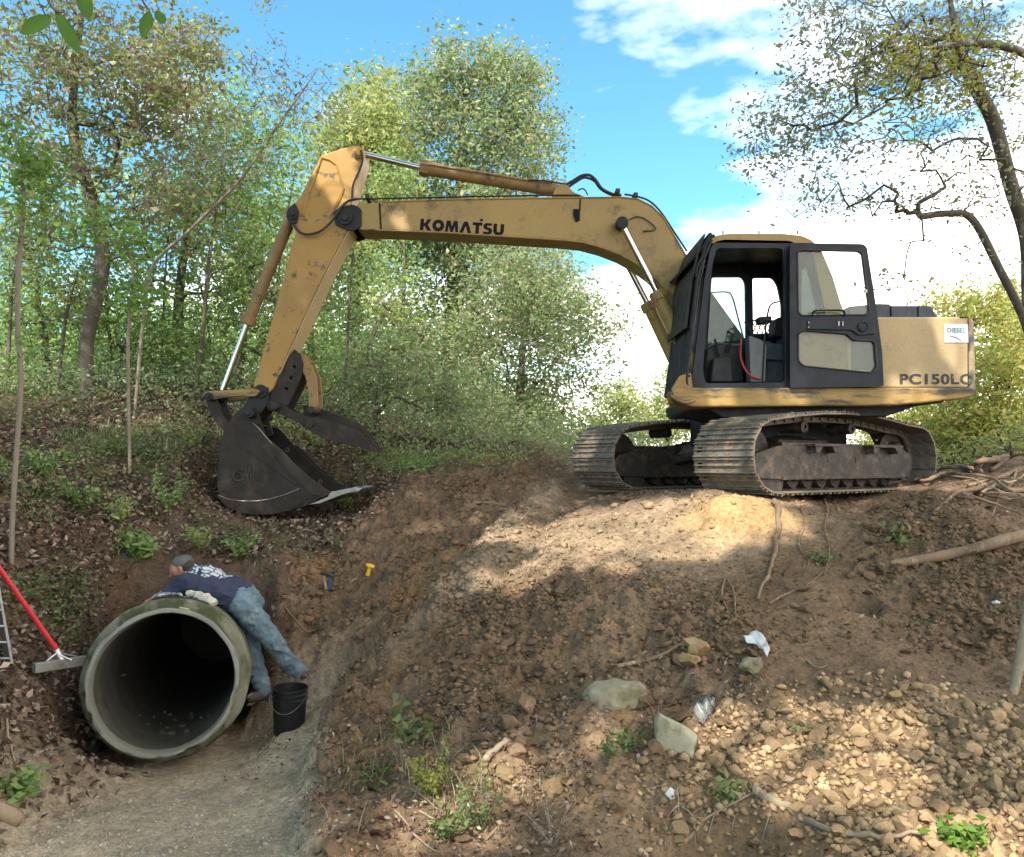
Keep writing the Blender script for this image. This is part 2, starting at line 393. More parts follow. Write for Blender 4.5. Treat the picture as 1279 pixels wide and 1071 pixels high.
# soil kinds as colour: where each soil lies, plus sunlight put into paler patches
def soil_color(GX, GY):
    zz = zones(GX, GY); st = [np.ones(GX.shape + (3,)) * np.array((.19, .126, .076))]
    def lay(w, c): st[0] = st[0] * (1 - w[..., None]) + np.array(c) * w[..., None]
    nzc = fbm(GX * .8, GY * .8, 4, 21)
    lay(sstep(-.1, .5, nzc) * .7, (.255, .175, .108))
    lay(sstep(.15, .75, zz['cut'] * (1 + .5 * fbm(GX * 1.5, GY * 1.5, 4, 61))) * .85, (.175, .115, .070))
    lay(zz['cut'] * sstep(.1, .5, fbm(GX * 1.7, GY * 1.7, 4, 31)) * .7, (.27, .155, .070))
    lay(np.clip(zz['ridge'] * (1 + fbm(GX * 3, GY * 3, 3, 14)), 0, 1) * sstep(5.6, 7.5, GY) * .75, (.30, .225, .155))
    lay(blob(GX, GY, *pxy(800, 660, 7.7), 1.7, .7, .5) * .8, (.345, .25, .16))  # slope below the tracks, the sun on it put into a paler tone
    lay(blob(GX, GY, *pxy(930, 645, 7.7), .55, .3, .5) * .9, (.47, .30, .14))  # tan lip, its sunlight put into the colour as well
    lay(zz['mound'] * .6, (.22, .14, .08))
    lay(zz['stone'] * .7, (.29, .195, .11))
    lay(zz['bench'] * .6, (.19, .13, .085))
    lay(blob(GX, GY, *pxy(720, 1000, 4.4), .5, .4, .5) * .6, (.36, .24, .14))  # sun patch on the front soil, put in as a paler tone
    lay(zz['litter'] * .9, (.105, .072, .05))
    lay(zz['litter'] * sstep(.05, .4, fbm(GX * .9, GY * .9, 3, 44)) * .55, (.17, .105, .065))
    lay(zz['bed'] * .95, (.45, .37, .262))
    lay(zz['bed'] * sstep(0, .5, fbm(GX * 1.6, GY * 1.6, 4, 55)) * .5, (.34, .265, .175))
    lay(sstep(12, 20, np.hypot(GX, GY)) * .8, (.07, .07, .03))
    return st[0]
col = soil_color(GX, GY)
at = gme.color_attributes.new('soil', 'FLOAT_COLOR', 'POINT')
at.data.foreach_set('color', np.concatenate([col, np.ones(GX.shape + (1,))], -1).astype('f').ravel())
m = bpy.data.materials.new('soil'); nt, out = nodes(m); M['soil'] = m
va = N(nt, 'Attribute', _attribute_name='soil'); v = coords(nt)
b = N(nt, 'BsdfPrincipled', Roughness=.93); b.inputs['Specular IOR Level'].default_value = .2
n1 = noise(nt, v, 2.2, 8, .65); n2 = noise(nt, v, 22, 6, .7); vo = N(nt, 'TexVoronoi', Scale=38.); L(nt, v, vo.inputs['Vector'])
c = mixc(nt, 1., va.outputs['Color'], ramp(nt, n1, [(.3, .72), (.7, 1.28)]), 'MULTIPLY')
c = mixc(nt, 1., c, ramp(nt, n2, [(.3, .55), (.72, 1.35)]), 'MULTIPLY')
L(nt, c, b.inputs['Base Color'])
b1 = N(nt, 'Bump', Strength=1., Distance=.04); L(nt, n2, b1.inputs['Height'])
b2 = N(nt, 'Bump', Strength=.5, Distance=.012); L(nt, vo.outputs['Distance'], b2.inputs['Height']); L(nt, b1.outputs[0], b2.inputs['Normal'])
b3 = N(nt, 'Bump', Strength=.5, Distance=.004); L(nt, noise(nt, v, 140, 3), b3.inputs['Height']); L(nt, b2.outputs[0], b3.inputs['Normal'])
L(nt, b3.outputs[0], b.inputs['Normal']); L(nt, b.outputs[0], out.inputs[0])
# the ground sheet is open where the buried pipe runs through it
_co = np.stack([GX, GY, GZ], -1).reshape(-1, 3) - np.array(PIPE_MOUTH); _ax = np.array(PIPE_AX); _t = _co @ _ax; _r = np.linalg.norm(_co - _t[:, None] * _ax, axis=1)
_in = set(np.nonzero((_r < .51) & (_t > .2) & (_t < 5.9))[0].tolist())
bm = bmesh.new(); bm.from_mesh(gme); bm.verts.ensure_lookup_table(); bmesh.ops.delete(bm, geom=[bm.verts[i] for i in _in], context='VERTS'); bm.to_mesh(gme); bm.free()
ground = link('ground', gme, m); tag(ground, kind='structure')
# ------------------------------------------------------------------ excavator
YN, YF, YC = 8.80, 11.30, 10.05
ZG = -.31
ex = empty('excavator', (3.03, YC, ZG), 'yellow tracked excavator parked on the dirt bench with cab door folded open', 'excavator')
def X2(px, py, d): p = P(px, py, d); return (p.x, p.z)
def O(pts, d): return [X2(a, b, d) for a, b in pts]
def text_mesh(body, w, h, bold=0.0, ext=.003):
    cu = bpy.data.curves.new('lettering', 'FONT'); cu.body = body; cu.size = 1; cu.offset = bold; cu.extrude = 0; cu.space_character = 1.0 + bold * 2.2
    o = bpy.data.objects.new('lettering', cu); COL.objects.link(o)
    dg = bpy.context.evaluated_depsgraph_get(); me = bpy.data.meshes.new_from_object(o.evaluated_get(dg))
    bpy.data.objects.remove(o); bpy.data.curves.remove(cu)
    n = len(me.vertices); co = np.empty(n * 3, 'f'); me.vertices.foreach_get('co', co); co = co.reshape(-1, 3)
    lo, hi = co.min(0), co.max(0)
    co = (co - lo) / np.maximum(hi - lo, 1e-6) * np.array([w, h, 0]); me.vertices.foreach_set('co', co.ravel().astype('f')); me.update()
    return me
def lettering(body, px0, py0, px1, py1, h_px, d, mt, parent, bold=.03, name='lettering', slant=0):
    """writes body on the plane y = d; px0,py0 = lower left corner, px1,py1 = lower right corner in the photograph"""
    a, b = P(px0, py0, d), P(px1, py1, d); w = (b - a).length; h = h_px / F * d
    me = text_mesh(body, w, h, bold)
    ux = (b - a).normalized(); uz = Vector((-ux.z, 0, ux.x))
    mat = Matrix((( ux.x, uz.x, 0, a.x), (0, 0, -1, d), (ux.z, uz.z, 0, a.z), (0, 0, 0, 1)))
    me.transform(mat)
    return link(name, me, mt, parent)

# ---- undercarriage
TA = R(35); U_ = Vector((math.cos(TA), math.sin(TA), 0)); V_ = Vector((-math.sin(TA), math.cos(TA), 0))
A0 = Vector((2.37, 7.9, ZG)); SW = .78; GAU = 2.04
def T(s, v, h): return A0 + U_ * s + V_ * v + Vector((0, 0, h))
FRM = Matrix((U_, V_, Vector((0, 0, 1)))).transposed()
def belt_path():
    pts = []
    r = .375
    for k in range(0, 13): q = R(-90 - 15 * k); pts.append((.40 + r * math.cos(q), .395 + r * math.sin(q)))
    pts += [(.75, .815), (1.2, .853), (1.65, .868), (2.1, .862), (2.55, .82), (2.9, .775)]
    for k in range(0, 13): q = R(78 - 14 * k); pts.append((3.16 + .36 * math.cos(q), .39 + .37 * math.sin(q)))
    pts += [(2.8, .02), (1.8, .02), (.9, .02)]
    return [Vector((a, 0, b)) for a, b in pts]
def resample(pts, n):
    pts = pts + [pts[0]]; L_ = [0]
    for a, b in zip(pts, pts[1:]): L_.append(L_[-1] + (b - a).length)
    out = []
    for i in range(n):
        d = L_[-1] * i / n; j = next(k for k in range(len(L_) - 1) if L_[k + 1] >= d)
        t = (d - L_[j]) / max(1e-9, L_[j + 1] - L_[j]); out.append((pts[j].lerp(pts[j + 1], t), (pts[j + 1] - pts[j]).normalized()))
    return out
shoe_me = None
def shoe_mesh():
    mb = MB(); w = SW
    # plate with two clean-out holes, three grouser bars, chain links inside. local x along the track, y across, z outward
    hole = [(-.028, -.035 + w / 2 - .06), (.028, -.035 + w / 2 - .06), (.028, .035 + w / 2 - .06), (-.028, .035 + w / 2 - .06)]
    holes = [[(a, b - w / 2 + c) for a, b in hole] for c in (w / 2 - .02,)]
    mb.prism([(-.083, -w / 2), (.083, -w / 2), (.083, w / 2), (-.083, w / 2)], -.008, .008, holes=holes, axis='z')
    for x, hh in ((-.072, .024), (-.012 + .012, .019), (.066, .024)):
        mb.prism([(x - .009, .0085), (x + .009, .0085), (x + .006, .0085 + hh), (x - .006, .0085 + hh)], -w / 2 + .004, w / 2 - .004)
    for s in (-1, 1):
        mb.box((0, s * .075, -.045), (.185, .032, .07)); 
    mb.cyl((.07, -.11, -.045), (.07, .11, -.045), .024, 8)
    for a in (-.05, .05):
        for s in (-1, 1): mb.cyl((a, s * .075, .006), (a, s * .075, .022), .012, 6)
    return mb.mesh('track_shoe')
shoe_me = shoe_mesh(); shoe_me.materials.append(M['shoe'])
tracks = []
for ti, v0 in enumerate((0, GAU)):
    vc = v0 + SW / 2
    near = ti == 0
    # frame
    mb = MB()
    fo = [(.12, .17), (.62, .15), (3.0, .15), (3.12, .22), (3.12, .42), (2.9, .50), (.55, .50), (.2, .42), (.12, .34)]
    out_v = v0 + (.10 if near else SW - .10); 
    def side_prism(outline, va, vb, mt=0):
        n = len(outline); vs = [T(a, va, b) for a, b in outline] + [T(a, vb, b) for a, b in outline]
        fs = [tuple(range(n)), tuple(range(2 * n - 1, n - 1, -1))] + [(i, (i + 1) % n, (i + 1) % n + n, i + n) for i in range(n)]
        mb.add(vs, fs, mt)
    side_prism(fo, v0 + .10, v0 + .16); side_prism(fo, v0 + SW - .16, v0 + SW - .10)
    side_prism([(.7, .2), (2.9, .2), (2.9, .54), (.7, .54)], v0 + .17, v0 + SW - .17)
    for a, b, c, d in ((1.02, 1.5, .50, .525), (2.12, 2.75, .50, .525)):      # steps bolted on the frame
        side_prism([(a, c), (b, c), (b, d), (a, d)], v0 - .01, v0 + .12)
        side_prism([(a + .03, c - .07), (a + .09, c - .07), (a + .16, c), (a + .03, c)], v0 + .0, v0 + .10)
        side_prism([(b - .10, c - .07), (b - .04, c - .07), (b - .02, c), (b - .16, c)], v0 + .0, v0 + .10)
    side_prism([(.60, .145), (2.95, .145), (2.95, .18), (.60, .18)], v0 + .075, v0 + SW - .075)
    side_prism([(.30, .02), (.62, .02), (.66, .16), (.30, .16)], v0 + .12, v0 + .22)
    for c in (.33, .9, 1.42, 1.95, 2.45):
        mb.box(T(c, v0 + .098, .36), (.035, .008, .06), rot=FRM)
    tf = mb.build('track', M['steel'], ex, bevel=.006); tracks.append(tf)
    # wheels
    def wheel(name, s, h, prof, mt):
        w_ = MB(); w_.lathe(prof, T(s, vc, h), V_, 28); o = w_.build(name, mt, tf); autosmooth(o); return o
    wheel('idler_wheel', .40, .395, [(-.06, .06), (-.06, .20), (-.03, .22), (-.05, .30), (-.05, .315), (0, .318), (.05, .315), (.05, .30), (.03, .22), (.06, .20), (.06, .06)], M['steel'])
    sp = [(-.11, .05), (-.11, .17), (-.04, .2), (-.025, .31), (.025, .31), (.04, .2), (.11, .17), (.11, .05)]
    o = wheel('sprocket', 3.16, .40, sp, M['steel'])
    for s in np.linspace(.92, 2.72, 8): wheel('track_roller', s, .155, [(-.19, .03), (-.19, .10), (-.15, .115), (-.13, .115), (-.12, .085), (.12, .085), (.13, .115), (.15, .115), (.19, .10), (.19, .03)], M['steel'])
    for s in (1.2, 2.1): wheel('carrier_roller', s, .72, [(-.16, .02), (-.15, .065), (.15, .065), (.16, .02)], M['steel'])
    # belt
    rs = resample(belt_path(), 48)
    for i, (p, t) in enumerate(rs):
        nrm = Vector((t.z, 0, -t.x))       # outward for a path that runs up the front and back along the top
        nrm = -nrm
        c = Vector((1.75, 0, .42))
        if nrm.dot(p - c) < 0: nrm = -nrm
        x = U_ * t.x + Vector((0, 0, t.z)); z = U_ * nrm.x + Vector((0, 0, nrm.z)); y = z.cross(x)
        o = bpy.data.objects.new('track_shoe', shoe_me); COL.objects.link(o); o.parent = tf
        w = T(p.x, vc, p.z) - ex.location
        o.matrix_basis = Matrix(((x.x, y.x, z.x, w.x), (x.y, y.y, z.y, w.y), (x.z, y.z, z.z, w.z), (0, 0, 0, 1)))
# centre frame and slewing ring
mb = MB()
cc = T(1.78, GAU / 2 + SW / 2, 0)
mb.box((cc.x, cc.y, ZG + .50), (.95, 1.5, .20), rot=FRM)
for s in (-1, 1):
    for q in (-1, 1):
        mb.tube([cc + Vector((0, 0, .56)) + U_ * (.2 * s) + V_ * (.3 * q), cc + Vector((0, 0, .36)) + U_ * (.72 * s) + V_ * (.98 * q)], .14, 8)
mb.build('centre_frame', M['steel'], ex, bevel=.01)
mb = MB(); mb.box((cc.x + .28, cc.y + .2, ZG + .70), (1.75, 1.1, .36), rot=FRM); mb.build('gap_block', M['black'], ex, bevel=.03)  # dark box added to block the bright gap under the deck
mb = MB(); mb.lathe([(.0, .2), (.0, .60), (.05, .62), (.07, .56), (.2, .56), (.22, .64), (.30, .64), (.34, .2)], (3.03, YC, ZG + .58), (0, 0, 1), 48)
o = mb.build('slewing_ring', M['black'], ex); autosmooth(o)

# ---- revolving deck
deck_o = O([(839, 489), (846, 485), (1213, 485), (1216, 489), (1213, 497), (1120, 507), (862, 509), (842, 503)], YN)
mb = MB(); mb.prism(fillet(deck_o, .05), YN - .05, YN + .35); deck = mb.build('deck', M['grimy'], ex, bevel=.02)
mb = MB(); mb.prism(fillet(O([(885, 490), (1205, 490), (1200, 500), (1100, 512), (900, 514), (888, 505)], YN), .03), YN + .352, YF)
mb.build('deck_floor', M['black'], ex)
mb = MB(); mb.prism(O([(880, 508), (1150, 506), (1110, 520), (905, 522)], 8.95), 8.98, 10.9); mb.build('belly_plate', M['black'], ex, bevel=.01)
# bruised front corner with its rusted bracket
mb = MB(); mb.prism(fillet(O([(838, 487), (848, 470), (862, 466), (864, 486), (858, 498), (842, 500)], YN), .02), YN - .045, YN + .02)
mb.tube(curve_pts([P(838, 494, 8.78), P(846, 500, 8.72), P(858, 503, 8.72), P(868, 500, 8.75)]), .014, 6)
mb.build('corner_bracket', M['rust'], ex, bevel=.004)
# house side and counterweight
mb = MB(); side = O([(1050, 396), (1206, 395.5), (1211, 397.5), (1211.5, 484.5), (1050, 484.5)], YN)
mb.prism(side, YN + .01, YN + .30); 
hs = mb.build('side_panel', M['panel'], ex, bevel=.022)
mb = MB(); mb.prism(O([(1052, 397), (1206, 397), (1206, 485), (1052, 485)], YN), YN + .302, YF - .02); mb.build('engine_house', M['panel'], ex, bevel=.03)
lettering('PC150LC', 1124, 480.5, 1214, 480.5, 13.5, YN + .006, M['decal_worn'], hs, .035)
mb = MB(); mb.prism(O([(1180, 405), (1209, 405), (1209.5, 428), (1180, 428)], YN), YN + .001, YN + .008); st = mb.build('sticker', M['sticker'], hs)
mb = MB(); mb.prism(O([(1199, 396), (1210, 396), (1210, 484), (1209.3, 484), (1209.3, 397), (1199, 397)], YN), YN + .004, YN + .0095); mb.build('door_seam', M['decal'], hs)
lettering('DIESEL', 1183, 415.5, 1206, 416, 6, YN - .001, M['sticker_ink'], hs, .03)
mb = MB(); mb.tube([P(1186, 420, YN - .0), P(1195, 422, YN - .0), P(1200, 426, YN)], .004, 4); mb.build('scuff', M['decal_worn'], hs)
pl = [(5.03, 8.812), (5.09, 8.816), (5.14, 8.85), (5.175, 8.93), (5.20, 9.05), (5.40, 9.6), (5.42, 10.05), (5.36, 10.6), (5.2, 11.05), (5.12, 11.22), (5.03, 11.26)]
mb = MB(); zt = X2(1210, 397, YN)[1]; zb_ = X2(1210, 492, YN)[1]
mb.prism(pl, zb_, zt, axis='z')
for i, v in enumerate(mb.v):                       # underside rises to the rear
    if v[2] < zt - .1: mb.v[i] = (v[0], v[1], zb_ + (v[0] - 5.03) * .18)
M['tail'] = worn('scorched_tail_paint', (.36, .26, .14), (.22, .165, .11), (.03, .028, .028), .6, sc=3, sc3=3.4, t3=(.46, .58), stretch=(1, 1, .6))
cw = mb.build('counterweight', M['tail'], ex, bevel=.035)
if 0: mb.prism(O([(1212.5, 432), (1217, 430), (1219.5, 436), (1221, 486), (1216, 492), (1213, 492)], YN + .045), YN - .001, YN + .06)
mb = MB(); mb.prism(fillet(O([(1060, 383), (1096, 379.5), (1112, 379.8), (1113, 382), (1163, 382), (1171, 396), (1171, 400), (1060, 400)], 9.05), .02), 9.05, 10.9)
hood = mb.build('engine_hood', M['hood'], ex, bevel=.02)
mb = MB()
for a in (1112, 1146): mb.prism(O([(a, 383), (a + 1.2, 383), (a + 1.2, 396), (a, 396)], 9.05), 9.04, 9.052)
mb.build('hood_seam', M['decal'], hood)
# far side: tank and tool box
mb = MB(); mb.prism([(2.2, .80), (3.9, .80), (3.9, 1.50), (2.9, 1.50), (2.2, 1.2)], 10.45, 11.26); mb.build('fuel_tank', M['yellow'], ex, bevel=.04)

# ---- cab
cab_out = O([(863, 485), (871, 420), (880, 350), (887, 312), (893, 302), (905, 299.5), (985, 301), (992, 303), (992, 485)], YN)
door_hole = fillet(O([(881, 479), (878, 462), (884, 380), (890, 330), (895, 310), (977, 310), (980, 340), (980, 478)], YN), .045)
mb = MB(); mb.prism(fillet(cab_out, .03), YN, YN + .06, holes=[door_hole])
# far wall with two windows
def shift(poly): return poly
far_holes = [fillet(O([(884, 430), (889, 346), (927, 346), (931, 354), (932, 424)], 9.80), .04),
             fillet(O([(941, 419), (940, 347), (965, 347), (971, 356), (976, 380), (976, 414)], 9.80), .04)]
far_out = O([(863, 485), (871, 420), (880, 350), (887, 312), (893, 302), (905, 299.5), (1012, 303), (1027, 315), (1050, 378), (1060, 484)], YN)
far_holes.append(fillet(O([(983, 350), (991, 346), (1000, 388), (983, 392)], 9.80), .015))
mb.prism(far_out, 9.80, 9.85, holes=far_holes)
# header, sill, posts across
def cross(px0, py0, px1, py1, y0=YN + .05, y1=9.81, t=.05, m=0):
    a = X2(px0, py0, YN); b = X2(px1, py1, YN); d = Vector((b[0] - a[0], b[1] - a[1])); n = Vector((-d.y, d.x)).normalized() * t
    mb.prism([a, b, (b[0] + n.x, b[1] + n.y), (a[0] + n.x, a[1] + n.y)], y0, y1, m=m)
cross(890, 306, 1010, 306, t=.02)            # ceiling
mb.prism(O([(872, 325), (990, 325), (990, 334), (976, 344), (940, 342), (884, 340)], 9.78), 9.76, 9.798)
cross(892, 322, 884, 306, t=.03)
cross(866, 484, 1056, 484, t=.03)            # floor
cross(868, 484, 864, 470, t=.03)
cross(873, 470, 866, 478, t=-.02)
shell = mb.build('cab', M['blue'], ex, bevel=.008)
# rear quarter, painted yellow
rear_out = O([(992.5, 303), (1012, 303), (1019, 307), (1027, 315), (1040, 345), (1050, 378), (1058, 398), (1060, 484), (992.5, 484)], YN)
qh = fillet(O([(1000, 324), (1010, 326), (1023, 386), (1022, 394), (1000, 394)], YN), .02)
mb = MB(); mb.prism(rear_out, YN, YN + .05, holes=[qh])
a_ = O([(1012, 303), (1019, 307), (1027, 315), (1040, 345), (1050, 378), (1058, 398), (1060, 484)], YN)
b_ = [(p[0] - .03, p[1]) for p in a_][::-1]
mb.prism(a_ + b_, YN + .051, 9.799)
mb.build('rear_quarter', M['yellow'], shell, bevel=.006)
mb = MB(); mb.prism(fillet(O([(994, 306), (1011, 308), (1016, 322), (1031, 392), (1028, 402), (994, 402)], YN), .02), YN - .008, YN - .001, holes=[fillet(O([(1001, 338), (1009, 333), (1022, 388), (1020, 394), (1001, 394)], YN), .02)])
mb.build('window_frame', M['blue'], shell, bevel=.003)
mb = MB(); mb.prism(O([(1000, 330), (1010, 330), (1022, 387), (1021, 394), (1000, 394)], YN), YN + .02, YN + .026); mb.build('window_pane', M['glass_teal'], shell)
mb = MB(); mb.prism(O([(890, 302), (1008, 302), (1008, 305), (890, 305)], YN), YN + .055, 9.795); mb.prism(O([(990, 303), (994, 303), (994, 484), (990, 484)], YN), YN + .055, YN + .30); mb.prism(O([(1012, 306), (1009, 306), (1046, 396), (1052, 484), (1056, 484), (1050, 396)], YN), YN + .055, 9.795)
mb.build('headliner', M['rubber'], shell)
mb = MB(); mb.prism(O([(884, 346), (932, 346), (932, 430), (884, 430)], 9.8), 9.82, 9.826); mb.build('window_pane', M['glass'], shell)
# louvre panel low on the body, seen through the door
mb = MB(); mb.prism(O([(1064, 418), (1092, 418), (1092, 462), (1064, 462)], YN), YN - .002, YN + .006)
for k in range(6): mb.prism(O([(1080, 430 + k * 2.6), (1089, 430 + k * 2.6), (1089, 431 + k * 2.6), (1080, 431 + k * 2.6)], YN), YN - .006, YN - .0015)
mb.build('louvre_panel', M['grey'], ex)
# roof
mb = MB(); mb.prism(fillet(O([(886, 304), (889, 298), (896, 294), (912, 292), (978, 292), (1002, 294.5), (1014, 300), (1019, 305)], YN), .03), YN + .0, 9.82)
rf = mb.build('cab_roof', M['yellow'], ex, bevel=.035)
mb = MB()
for a in (903, 948, 996): mb.cyl(P(a, 293, YN + .15), P(a, 288.5, YN + .15), .008, 6)
mb.build('roof_bolt', M['black'], rf)
# front: pillar, windscreen, guard
mb = MB()
g0 = [Vector((*X2(a, b, YN), 0)) for a, b in ((893, 292), (886, 308), (876, 352), (869, 410), (861, 470), (859, 486))]
gv = [Vector((g.x - .045, YN + .03, g.y)) for g in g0]; gw = [Vector((g.x - .045, 9.82, g.y)) for g in g0]
mb.tube(gv, .022, 8); mb.tube(gw, .022, 8)
for k in (0, 5): mb.tube([gv[k], gw[k]], .022, 8)
for k in range(9):
    y = YN + .03 + (9.82 - YN - .03) * (k + 1) / 10
    mb.tube([Vector((p.x, y, p.z)) for p in gv], .016, 6)
mb.prism([(g.x - .05, g.z) for g in gv[:4]] + [(g.x - .075, g.z) for g in gv[:4]][::-1], YN + .02, 9.83)
guard = mb.build('front_guard', M['black'], ex)
mb = MB(); a = [(g.x, g.y) for g in g0]; mb.prism([(p[0] + .005, p[1]) for p in a[1:]] + [(p[0] - .003, p[1]) for p in a[1:]][::-1], YN + .08, 9.78)
mb.build('windscreen', M['glass'], ex)
mb = MB()
mb.tube(curve_pts([P(889, 300, 8.76), P(880, 322, 8.74), P(871, 352, 8.74), P(866, 400, 8.75), P(861, 440, 8.75), P(858, 476, 8.76), P(862, 484, 8.78)]), .014, 8)
mb.tube(curve_pts([P(869, 343, 8.74), P(872, 330, 8.72), P(880, 318, 8.74)]), .010, 6)
for q in ((871, 345), (864, 410), (859, 470)): mb.box(P(*q, 8.77), (.04, .05, .03))
mb.build('grab_rail', M['black'], ex)
mb = MB(); vp = [P(858, 330, 8.86), P(873, 314, 8.84), P(892, 294, 8.82)]
mb.tube(vp, .02, 6); vp2 = [Vector((p.x, 9.8, p.z)) for p in vp]; mb.tube(vp2, .02, 6)
mb.add([vp[0], vp[2], vp2[2], vp2[0]] + [v + Vector((.01, 0, -.015)) for v in (vp[0], vp[2], vp2[2], vp2[0])], [(0, 1, 2, 3), (7, 6, 5, 4), (0, 4, 5, 1), (2, 6, 7, 3), (1, 5, 6, 2), (3, 7, 4, 0)])
mb.build('sun_visor', M['black'], ex)
# interior
mb = MB(); mb.prism(fillet(O([(950, 428), (990, 432), (990, 452), (948, 450)], 9.1), .04), 9.05, 9.55); mb.prism(fillet(O([(984, 400), (990, 388), (1002, 395), (1000, 440), (984, 440)], 9.1), .03), 9.08, 9.52)
mb.prism(O([(956, 450), (988, 450), (992, 480), (952, 480)], 9.2), 9.12, 9.5); mb.build('seat', M['seat'], shell, bevel=.03)
mb = MB(); mb.prism(fillet(O([(934, 420), (950, 426), (956, 432), (954, 478), (936, 478)], 9.0), .02), 8.95, 9.12); mb.build('control_console', M['grey'], shell, bevel=.012); mb = MB(); mb.prism(fillet(O([(934, 424), (962, 428), (962, 476), (936, 476)], 9.6), .02), 9.55, 9.75); mb.build('control_console', M['grey'], shell, bevel=.012)
mb = MB(); mb.prism(fillet(O([(882, 436), (900, 430), (925, 436), (928, 478), (878, 478)], 9.3), .03), 9.25, 9.7); mb.prism(O([(890, 448), (912, 446), (914, 478), (886, 478)], 9.1), 9.05, 9.2); mb.build('front_dash', M['black'], shell, bevel=.015)
mb = MB(); mb.tube(curve_pts([P(952, 478, 8.95), P(954, 440, 8.95), P(957, 405, 8.95), P(962, 382, 8.95), P(973, 377, 8.95)]), .011, 6); mb.tube([P(943, 428, 9.03), P(936, 408, 9.03), P(930, 402, 9.03)], .013, 6)
mb.box(P(958, 399, 8.96), (.08, .05, .03)); mb.tube([P(908, 440, 9.2), P(916, 418, 9.2), P(908, 414, 9.2)], .015, 6); mb.tube([P(898, 446, 9.2), P(893, 424, 9.2)], .015, 6)
mb.build('control_lever', M['black'], shell)
mb = MB(); mb.prism(fillet(O([(946, 397), (962, 396), (962, 404), (948, 405)], 9.2), .01), 9.15, 9.3); mb.prism(fillet(O([(968, 398), (984, 396), (984, 424), (966, 420)], 9.3), .03), 9.25, 9.5); mb.build('monitor', M['black'], shell)
mb = MB(); mb.tube(curve_pts([P(926, 424, 8.95), P(925, 445, 8.95), P(930, 460, 8.93), P(938, 470, 8.92), P(950, 474, 8.92)]), .011, 6); mb.build('red_hose', M['red'], shell)
mb = MB(); mb.tube(curve_pts([P(884, 434, 9.3), P(895, 429, 9.3), P(910, 431, 9.3), P(925, 431, 9.3)]), .015, 6); mb.build('dash_pipe', M['grey'], shell)
mb = MB(); mb.tube(curve_pts([P(886, 366, 9.9), P(906, 365, 9.9), P(914, 370, 9.9), P(922, 398, 9.9), P(929, 424, 9.9)], 5), .010, 6); mb.build('handrail', M['black'], shell)
mb = MB(); mb.prism(fillet(O([(908, 316), (925, 316), (925, 317.8), (908, 317.8)], 9.3), .005), 9.25, 9.45); mb.build('cab_lamp', M['sticker'], shell)
# low lattice rail beyond the far window
mb = MB()
for k in range(7):
    a = 940 + k * 6; mb.tube([P(a, 417, 10.7), P(a + 6, 402, 10.7)], .008, 5); mb.tube([P(a + 6, 417, 10.7), P(a, 402, 10.7)], .008, 5)
mb.tube([P(938, 401, 10.7), P(984, 401, 10.7)], .014, 6); mb.tube([P(938, 418, 10.7), P(984, 418, 10.7)], .014, 6)
mb.build('guard_rail', M['grey'], ex)

# ---- open door, folded back flat against the house
DY = 8.70
door_out = fillet(O([(986.5, 306), (990, 303.5), (1078, 305), (1083, 309), (1094, 380), (1102, 440), (1104, 483), (987, 485)], DY), .03)
up = fillet(O([(996, 316), (1001, 312.5), (1072, 314), (1077, 317), (1086, 388), (1083, 393.5), (1001, 394.5), (997, 390)], DY), .02)
lo_ = fillet(O([(997, 417), (1004, 413), (1058, 417), (1066, 425), (1090, 426), (1093, 430), (1095, 459), (1089, 466), (1004, 457.5), (997, 451)], DY), .03)
mb = MB(); mb.prism(door_out, DY, DY + .045, holes=[up, lo_]); door = mb.build('door', M['blue'], ex, bevel=.008)
mb = MB()
for h_ in (up, lo_):
    loop = [Vector((p[0], DY - .004, p[1])) for p in h_]; mb.tube(loop + [loop[0]], .009, 6)
mb.build('window_seal', M['rubber'], door)
mb = MB(); mb.prism(up, DY + .02, DY + .026); mb.prism(lo_, DY + .02, DY + .026); mb.build('window_pane', M['glass_door'], door)
mb = MB(); mb.prism(fillet(O([(1008, 400.5), (1086, 398), (1091, 402), (1092, 418), (1072, 419.5), (1062, 413), (1008, 412)], DY), .012), DY - .02, DY - .002); mb.build('latch_panel', M['blue'], door, bevel=.006)
mb = MB(); mb.box(P(1047.5, 404.5, DY - .025), (.016, .012, .05)); mb.box(P(1052.5, 404.5, DY - .025), (.012, .012, .05)); mb.box(P(1010, 403, DY - .024), (.016, .01, .012)); mb.box(P(1010, 409, DY - .024), (.016, .01, .012)); mb.box(P(1081, 364, DY - .01), (.035, .02, .035)); mb.build('door_catch', M['edge'], door)
mb = MB(); mb.lathe([(0, .06), (.018, .06), (.02, .045), (.01, .04), (.01, .0)], P(1078, 408, DY - .02), (0, -1, 0), 20); mb.build('door_latch', M['black'], door)
mb = MB(); mb.tube(curve_pts([P(1014.5, 395, DY - .01), P(1016, 390, DY - .04), P(1022, 388, DY - .05), P(1050, 388, DY - .05), P(1054, 390, DY - .04), P(1055, 395, DY - .01)]), .011, 6); mb.build('door_handle', M['black'], door)
mb = MB()
for y in (330, 395, 470): mb.cyl(P(989.5, y - 5, 8.76), P(989.5, y + 5, 8.76), .018, 8)
mb.tube([P(992, 310, 8.77), P(992, 480, 8.77)], .010, 6); mb.build('door_hinge', M['black'], door)
mb = MB(); tri = [P(981, 522, 8.72), P(989, 515, 8.72), P(998, 522, 8.72)]
for a, b in zip(tri, tri[1:] + tri[:1]): mb.tube([a, b], .008, 5)
mb.build('step_loop', M['edge'], ex)

